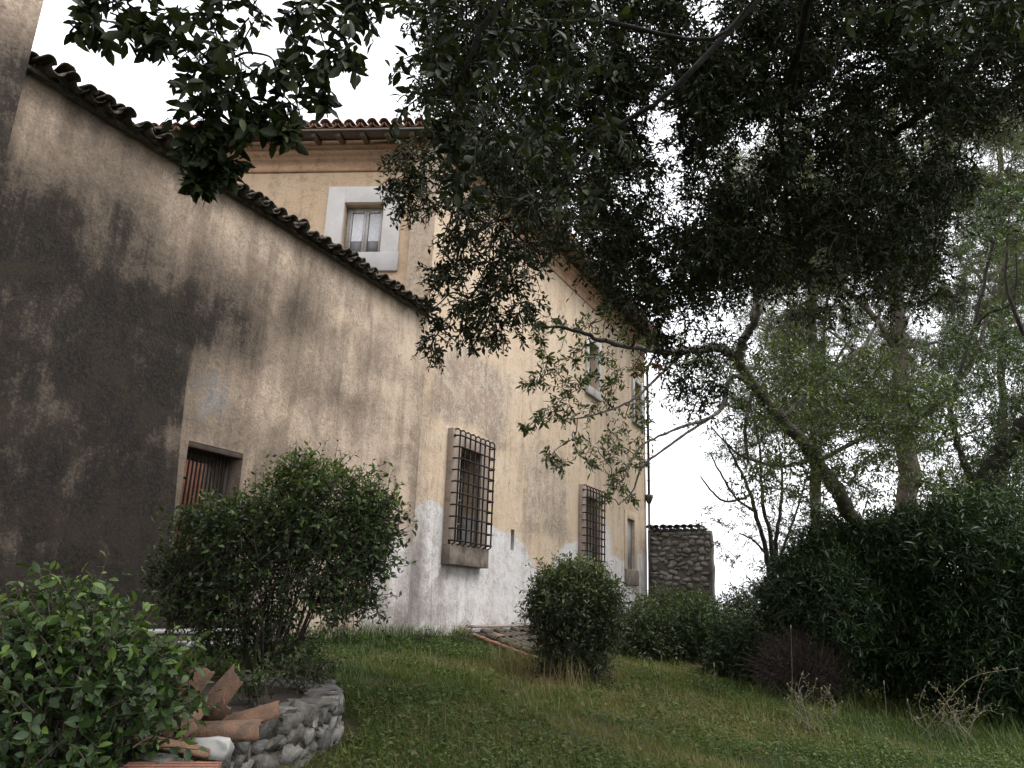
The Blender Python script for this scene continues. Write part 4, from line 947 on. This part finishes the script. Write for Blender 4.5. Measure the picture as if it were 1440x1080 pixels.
sp = [(752, 455, 14), (775, 448, 18), (800, 462, 16), (830, 455, 16), (770, 500, 10), (785, 520, 14), (760, 530, 14), (790, 545, 15), (815, 540, 10), (745, 540, 12), (775, 572, 17), (800, 565, 18), (790, 590, 14), (760, 590, 9), (830, 575, 16), (850, 560, 12), (740, 600, 6), (775, 640, 9), (790, 655, 10), (835, 628, 16), (860, 610, 16), (850, 645, 16), (825, 648, 12), (880, 590, 18), (870, 630, 16), (900, 570, 16), (900, 610, 18), (880, 655, 14), (905, 640, 12), (860, 670, 10), (870, 690, 12), (890, 700, 10), (850, 700, 8), (865, 520, 18), (890, 520, 16), (845, 500, 14), (880, 470, 14), (820, 490, 10), (910, 590, 16), (920, 560, 14), (835, 530, 12), (860, 545, 12), (805, 620, 10), (760, 475, 10), (855, 440, 10), (915, 480, 14), (940, 470, 22), (950, 520, 20), (805, 505, 8)]
spc = CL([(a, b_, float(np.interp(a, [740, 940], [7.4, 8.8])), r) for a, b_, r in sp])
lfS, twS = clusters(rng, spc, .07, nl=7, k0=8, droop=.25, sl=1.1)
cr = CL([(rng.uniform(950, 1330), rng.uniform(480, 700), rng.uniform(9.2, 11.5), rng.uniform(22, 45)) for _ in range(165)])
cr += CL([(rng.uniform(1060, 1330), rng.uniform(530, 700), rng.uniform(8.6, 9.4), rng.uniform(16, 30)) for _ in range(34)])
cr = [(c, r) for c, r in cr if not (lambda q: q[0] < 1050 and q[1] > 590+(q[0]-950)*.4)(proj(c))]
lfK, twK = clusters(rng, cr, .07, nl=9, k0=10, droop=.2, sl=1.0)
crown(lt, cat([lfS, lfK]), 'sprig_leaf', .38, 'crown', near=250)
twigs(lt, twS+twK, 'twig', .004, .0018); branch_to(lt, rng, np.concatenate([s2, s4, s5, s6]), [c for c, r in spc], .007); branch_to(lt, rng, skA, [c for c, r in cr], .014)
dl = CL([(905, 515, 8.7, 12), (918, 512, 8.7, 12), (895, 522, 8.6, 10), (928, 520, 8.8, 10)])
lfD, twD = clusters(rng, dl, .07, nl=7, k0=8); crown(lt, lfD, 'dry_leaf', .4, 'dead_leaves')

# --- pines behind
def pine(label, pts, r0, r1, branches, foliage, seed, mat='bark_pine', leaf='pine_leaf', ll=.11, wr=.13, k0=44, nl=18):
    rng = np.random.default_rng(seed); q = P(*pts[0]); base = gpos(q)
    t_ = thing('pine_tree', label, 'tree', 'pines behind the garden', base)
    _, s = limb(t_, [base-np.array([0, 0, .2])]+[P(*a) for a in pts], r0, r1, mat, 'trunk', 10); sk = [s]
    for k, (bp, a, b_) in enumerate(branches): sk.append(limb(t_, [P(*a_) for a_ in bp], a, b_, mat, 'limb', 6, .06, k)[1])
    sk = np.concatenate(sk); cl = CL(foliage(rng)); lf, tw = clusters(rng, cl, ll, nl=nl, k0=k0, droop=.05, sl=.9)
    crown(t_, lf, leaf, wr, 'crown'); twigs(t_, tw, 'twig_grey', .008, .004); branch_to(t_, rng, sk, [c for c, r in cl], .03, mat)
pine('tall pine with reddish trunk right of the leaning tree', [(1280, 760, 16), (1276, 640, 16), (1268, 560, 16), (1264, 480, 16), (1262, 380, 16), (1258, 260, 16), (1255, 140, 16)], .24, .09,
     [([(1264, 500, 16), (1225, 440, 15.8), (1180, 400, 15.6), (1150, 360, 15.4)], .08, .03), ([(1272, 600, 16), (1330, 560, 15.6), (1370, 500, 15.3), (1400, 400, 15.2)], .08, .03), ([(1270, 560, 16), (1210, 500, 16.2), (1160, 460, 16.3)], .06, .02), ([(1263, 440, 16), (1250, 390, 15.5), (1230, 340, 15.3)], .05, .02), ([(1276, 640, 16), (1330, 620, 16), (1390, 600, 16)], .05, .02), ([(1264, 490, 16), (1320, 480, 16.2), (1400, 450, 16.4)], .05, .02)],
     lambda r: [(r.uniform(1080, 1450), r.uniform(150, 600), r.uniform(14.8, 17.5), r.uniform(22, 42)) for _ in range(130)], 103)
pine('slender grey pine between leaning tree and reddish pine', [(1150, 780, 20), (1146, 560, 20), (1142, 430, 20), (1140, 300, 20), (1136, 180, 20)], .17, .06,
     [([(1146, 560, 20), (1180, 500, 19.6), (1210, 460, 19.5)], .05, .02), ([(1143, 480, 20), (1110, 430, 19.6), (1080, 400, 19.4)], .05, .02), ([(1142, 420, 20), (1190, 360, 20), (1220, 300, 20)], .05, .02), ([(1160, 600, 20), (1158, 480, 20.3), (1168, 380, 20.5)], .07, .03)],
     lambda r: [(r.uniform(1010, 1300), r.uniform(200, 640), r.uniform(18.8, 21.5), r.uniform(20, 36)) for _ in range(110)], 104, k0=44, ll=.13)
pine('pale distant pine at the upper right edge', [(1412, 780, 24), (1410, 560, 24), (1408, 360, 24), (1406, 200, 24)], .18, .06,
     [([(1409, 430, 24), (1370, 380, 24), (1350, 330, 24)], .05, .02), ([(1409, 400, 24), (1440, 350, 24), (1470, 320, 24)], .05, .02)],
     lambda r: [(r.uniform(1330, 1500), r.uniform(180, 560), r.uniform(22.5, 25.5), r.uniform(18, 30)) for _ in range(90)], 105, k0=44, ll=.14)
# --- forked trunk at the right edge
rng = np.random.default_rng(106); b = P(1372, 760, 12.0); base = gpos(b)
ft = thing('forked_tree', 'dark forked tree trunk leaning out of the right edge', 'tree', None, base)
_, a1 = limb(ft, [base-np.array([0, 0, .1]), P(1372, 760, 12.0), P(1380, 700, 11.9), P(1400, 650, 11.8), P(1432, 610, 11.7), P(1475, 560, 11.6), P(1500, 440, 11.5)], .19, .11, name='trunk', n=10)
_, a2 = limb(ft, [P(1376, 715, 11.9), P(1362, 665, 12.0), P(1345, 620, 12.1), P(1338, 560, 12.2), P(1370, 460, 12.3), P(1400, 330, 12.4), P(1440, 240, 12.4)], .06, .015)
_, a3 = limb(ft, [P(1370, 460, 12.3), P(1390, 440, 12.1), P(1425, 420, 11.9), P(1430, 330, 11.8)], .03, .01)
_, a4 = limb(ft, [P(1475, 560, 11.6), P(1440, 470, 11.4), P(1415, 400, 11.4), P(1420, 300, 11.4)], .04, .012)
cl = CL([(rng.uniform(1320, 1480), rng.uniform(470, 760), rng.uniform(11.2, 13.4), rng.uniform(25, 45)) for _ in range(130)]+[(rng.uniform(1360, 1480), rng.uniform(250, 480), rng.uniform(11.2, 12.8), rng.uniform(18, 30)) for _ in range(22)])
lf, tw = clusters(rng, cl, .075, nl=9, k0=14); crown(ft, lf, 'shrub_leaf', .36); twigs(ft, tw, 'twig'); branch_to(ft, rng, np.concatenate([a1, a2, a3, a4]), [c for c, r in cl], .014)
# --- thin multi-stemmed tree against the sky
rng = np.random.default_rng(107); b = P(1085, 860, 13); base = gpos(b)
mt = thing('multi_stem_tree', 'thin multi-stemmed tree against white sky right of the rubble wall', 'tree', None, base)
sk = []
for k, pts in enumerate(([(1085, 850), (1078, 780), (1062, 720), (1050, 680), (1030, 640), (1015, 610)], [(1085, 850), (1085, 770), (1072, 700), (1070, 640), (1060, 590)], [(1088, 850), (1092, 760), (1100, 690), (1095, 620)], [(1050, 700), (1020, 705), (1000, 690), (985, 670)], [(1062, 720), (1035, 700), (1010, 660), (1000, 640)], [(1078, 780), (1060, 760), (1040, 750)], [(1090, 800), (1120, 720), (1140, 650)])):
    sk.append(limb(mt, [base-np.array([0, 0, .1])]*(k in (0, 1, 2))+[P(x_, y_, 13+.1*k) for x_, y_ in pts], .06 if k < 3 else .025, .012, 'bark_dark', 'stem' if k < 3 else 'limb', 7, .06, k)[1])
sk = np.concatenate(sk)
cl = CL([(x_, y_, 13+rng.uniform(-.4, .6), r) for x_, y_, r in ((1010, 735, 14), (1025, 690, 14), (1000, 710, 12), (985, 735, 10), (1030, 745, 14), (1045, 720, 14), (1050, 760, 14), (1020, 780, 13), (1035, 790, 12), (1060, 790, 16), (1060, 740, 12), (1005, 765, 8), (1080, 700, 16), (1090, 740, 18), (1100, 780, 20), (1085, 660, 18), (1060, 660, 15), (1040, 650, 16), (1020, 630, 16), (1000, 610, 14), (1110, 700, 20), (1110, 650, 20), (1075, 610, 20), (1050, 600, 20), (1130, 740, 22), (1020, 600, 18), (1040, 560, 20), (1000, 640, 10))])
lf, tw = clusters(rng, cl, .06, nl=8, k0=9); crown(mt, lf, 'viburnum_leaf', .36); twigs(mt, tw, 'twig'); branch_to(mt, rng, sk, [c for c, r in cl], .012)

# ------------------------------------------------------------------ grass, weeds
rng = np.random.default_rng(7)
def grass(n, xr, yr, h0, h1, wid, dry=.0, keep=None, seed=0):
    x = rng.uniform(*xr, n); y = rng.uniform(*yr, n)
    q = proj(np.stack([x, y, gz(x, y)], 1)); k = (q[2] > 1) & (q[0] > -60) & (q[0] < 1500) & (q[1] < 1150)
    k &= fbm(x*1.6, y*1.6, 200+seed, 4) > rng.uniform(.24, .53, n)
    if keep is not None: k &= keep(x, y)
    x, y = x[k], y[k]; n = len(x); z = gz(x, y); dist = np.hypot(x, y)
    a = rng.uniform(0, 6.28, n); h = rng.uniform(h0, h1, n)*(.6+.8*fbm(x*.9, y*.9, 210, 4)); bend = rng.uniform(.3, 1.3, n)*h; wv = wid*rng.uniform(.6, 1.4, n)*np.maximum(1, dist/7)
    dx, dy = np.cos(a), np.sin(a); sx, sy = -dy*wv, dx*wv
    b0 = np.stack([x-sx, y-sy, z-.01], 1); b1 = np.stack([x+sx, y+sy, z-.01], 1)
    m0 = np.stack([x+dx*bend*.3-sx*.8, y+dy*bend*.3-sy*.8, z+h*.6], 1); m1 = np.stack([x+dx*bend*.3+sx*.8, y+dy*bend*.3+sy*.8, z+h*.6], 1)
    tp = np.stack([x+dx*bend, y+dy*bend, z+h], 1)
    V = np.stack([b0, b1, m1, m0, tp], 1).reshape(-1, 3); i = (np.arange(n)*5)[:, None]
    F = np.concatenate([i+np.array([[0, 1, 2]]), i+np.array([[0, 2, 3]]), i+np.array([[3, 2, 4]])])
    dr = fbm(x*.55+3, y*.55, 220, 4); c = np.clip(.05+.45*rng.random(n)+.9*(dr-.5)+dry*smooth(.42, .62, fbm(x*.5, y*.5, 230, 3)), 0, 1)
    return V, F, np.repeat(c, 5)
def clear(x, y): return ~((x < -6.3) | ((x > -6.4) & (x < -4.4) & (y > 10.95-.7*(x+6.4)) & (y < 13.5))) & ~((np.hypot(x-cen[0], (y-cen[1])*.75) < .95))
parts = [grass(420000, (-6.4, 3.5), (2.8, 17), .02, .065, .0028, .45, clear), grass(26000, (-6.4, 3.5), (4, 17), .07, .18, .0018, .55, clear, 1)]
V = []; F = []; C_ = []; k = 0
for v, f, c in parts: V.append(v); F.append(f+k); C_.append(c); k += len(v)
gr = link('grass', mesh('grass', np.concatenate(V), np.concatenate(F), {'rnd': np.concatenate(C_)}), 'grass_blade'); tag(gr, 'rough green lawn with dry yellowed patches in the foreground', 'grass', kind='stuff')
# clover and herb leaves among the blades
n = 110000; x = rng.uniform(-6.3, 3, n); y = rng.uniform(3.2, 13, n); q = proj(np.stack([x, y, gz(x, y)], 1)); kk = (q[2] > 1) & (q[0] > -60) & (q[0] < 1500) & clear(x, y) & (fbm(x*1.1, y*1.1, 240, 4) > .46)
x, y = x[kk], y[kk]; n = len(x); dd = nrm(np.stack([rng.normal(size=n), rng.normal(size=n), rng.uniform(-.1, .5, n)], 1)); nn = nrm(np.array([0, 0, 1.])+rng.normal(0, .3, (n, 3))); nn = nrm(nn-dd*(nn*dd).sum(1, keepdims=True))
V, F, r_ = leaf_arrays([np.stack([x, y, gz(x, y)+rng.uniform(.01, .07, n)], 1), dd, nn, rng.uniform(.018, .05, n), np.clip(.05+.6*rng.random(n)**1.5, 0, .8)], .6)
tag(link('clover', mesh('clover', V, F, {'rnd': r_}), 'grass_blade'), 'small clover and herb leaves spread through the lawn', 'clover', kind='stuff')

def thistle(label, px, py, heads, seed, spread=.05):
    rng = np.random.default_rng(seed); b = G(px, py); root = thing('dry_thistle', label, 'thistle', 'dry thistles before the oleander', b); dpt = (b-EYE)@CF; mids = []
    for hx, hy in heads:
        tip = P(hx, hy, dpt+rng.uniform(-.2, .2)); b0 = b+rng.normal(0, spread, 3)*np.array([1, 1, 0]); b0[2] = gz(b0[0], b0[1])
        L = np.linalg.norm(tip-b0); k1 = b0*.7+tip*.3+rng.normal(0, .05*L, 3)+np.array([0, 0, .06*L]); k2 = b0*.3+tip*.7+rng.normal(0, .06*L, 3)+np.array([0, 0, .05*L])
        st, q = limb(root, [b0-np.array([0, 0, .02]), k1, k2, tip], .0045, .002, 'dry_stem', 'stem', 5, .05)
        hd = link('flower_head', stone_mesh('dry_stem', seed*7+int(hx)), None, root); hd.location = Vector(tip-b); hd.scale = [.018*rng.uniform(.7, 1.3), .018, .024]
        for _ in range(3):                                  # side twigs with smaller heads
            i = rng.integers(7, len(q)-2); e = q[i]+nrm(rng.normal(0, .6, 3)+np.array([0, 0, .9]))*rng.uniform(.05, .16)
            limb(root, [q[i], (q[i]+e)/2+rng.normal(0, .012, 3), e], .0028, .0015, 'dry_stem', 'twig', 4, .05)
            hd = link('flower_head', stone_mesh('dry_stem', seed*9+int(hx)), None, root); hd.location = Vector(e-b); hd.scale = [.011, .011, .015]
        lf, tw = sprigs(rng, q[6:-2:3], np.array([0, 0, .4])+rng.normal(0, .7, q[6:-2:3].shape), .10, 5, .045, .2)
        V, F, r_ = leaf_arrays(lf, .22); link('leaves', mesh('leaves', local(root, V), F, {'rnd': r_*0+.85}), 'grass_blade', root)
    return root
thistle('pale dry thistle clump in front of the dry brown brush', 1133, 1028, [(1107, 962), (1128, 948), (1148, 955), (1155, 968), (1166, 975), (1103, 982), (1184, 987), (1140, 998), (1092, 998), (1120, 985), (1172, 1000)], 61, .14)
thistle('pale dry thistle clump with arching stems, right of the other thistle', 1355, 1045, [(1300, 972), (1306, 960), (1333, 963), (1320, 985), (1312, 1000), (1357, 980), (1376, 982), (1385, 1000), (1368, 1005), (1402, 940), (1430, 940), (1345, 1000), (1410, 1005), (1290, 1010)], 62, .22)
for i, (px, py, tx, ty, lab) in enumerate(((1113, 1000, 1112, 882, 'tall straight dry stalk before the brown brush'), (1246, 1030, 1243, 960, 'dry stalk standing alone before the dark oleander'), (1286, 1040, 1276, 985, 'short leaning dry stalk left of the arching thistle'), (1003, 990, 1004, 935, 'dry stalk before the dark shrub left of the brush'))):
    b = G(px, py); tip = P(tx, ty, (b-EYE)@CF); r0 = thing('dry_stalk', lab, 'stalk', 'dry stalks', b)
    limb(r0, [b-np.array([0, 0, .02]), (b+tip)/2+np.array([.01, 0, 0]), tip], .004, .002, 'dry_stem', 'stem', 5, .05)
    hd = link('seed_head', stone_mesh('dry_stem', 400+i), None, r0); hd.location = Vector(tip-b); hd.scale = (.014, .014, .05)

n = 900; x = rng.uniform(-6.2, 2.5, n); y = rng.uniform(3.6, 12, n); kk = clear(x, y); x, y = x[kk], y[kk]; n = len(x)
dd = nrm(np.stack([rng.normal(size=n), rng.normal(size=n), rng.normal(0, .15, n)], 1)); nn = nrm(np.array([0, 0, 1.])+rng.normal(0, .35, (n, 3))); nn = nrm(nn-dd*(nn*dd).sum(1, keepdims=True))
V, F, r_ = leaf_arrays_fine([np.stack([x, y, gz(x, y)+rng.uniform(.025, .06, n)], 1), dd, nn, rng.uniform(.03, .06, n), rng.random(n)], .45)
tag(link('fallen_leaves', mesh('fallen_leaves', V, F, {'rnd': r_}), 'dry_leaf'), 'scattered brown fallen leaves on the lawn', 'leaves', kind='stuff')
p5 = [grass(3200, (-2.0, 3.2), (8.6, 13.5), .12, .36, .0018, .35, clear, 2), grass(900, (-4.6, -3.2), (8.3, 9.9), .18, .42, .0018, .7, clear, 3), grass(1800, (-6.3, -6.0), (6.4, 11), .12, .30, .002, .5, clear, 4)]
V = []; F = []; C_ = []; k = 0
for v, f, c in p5: V.append(v); F.append(f+k); C_.append(c); k += len(v)
tag(link('tall_grass', mesh('tall_grass', np.concatenate(V), np.concatenate(F), {'rnd': np.concatenate(C_)}), 'grass_blade'), 'tall unmown grass tufts along the shrubs and wall foot', 'grass', kind='stuff')

n = 260; bx = rng.uniform(-6.1, 2.2, n); by = rng.uniform(3.8, 12, n); kk = clear(bx, by) & (fbm(bx*.8, by*.8, 250, 3) > .45); bx, by = bx[kk], by[kk]; n = len(bx)
bz = gz(bx, by); sc_ = rng.uniform(.5, 1.3, n); b0 = np.stack([bx, by, bz], 1)
lf, tw = sprigs(rng, b0, np.array([0, 0, 1.])+rng.normal(0, .25, (n, 3)), .07*sc_, 9, .075, .0, 1.2); lf[3] *= np.repeat(sc_, 9); lf[4] = np.clip(lf[4]*.8, 0, .6)
V, F, r_ = leaf_arrays_fine(lf, .34); tag(link('ground_weeds', mesh('ground_weeds', V, F, {'rnd': r_}, True), 'grass_blade'), 'broad-leaved weed rosettes scattered in the lawn', 'weeds', kind='stuff')
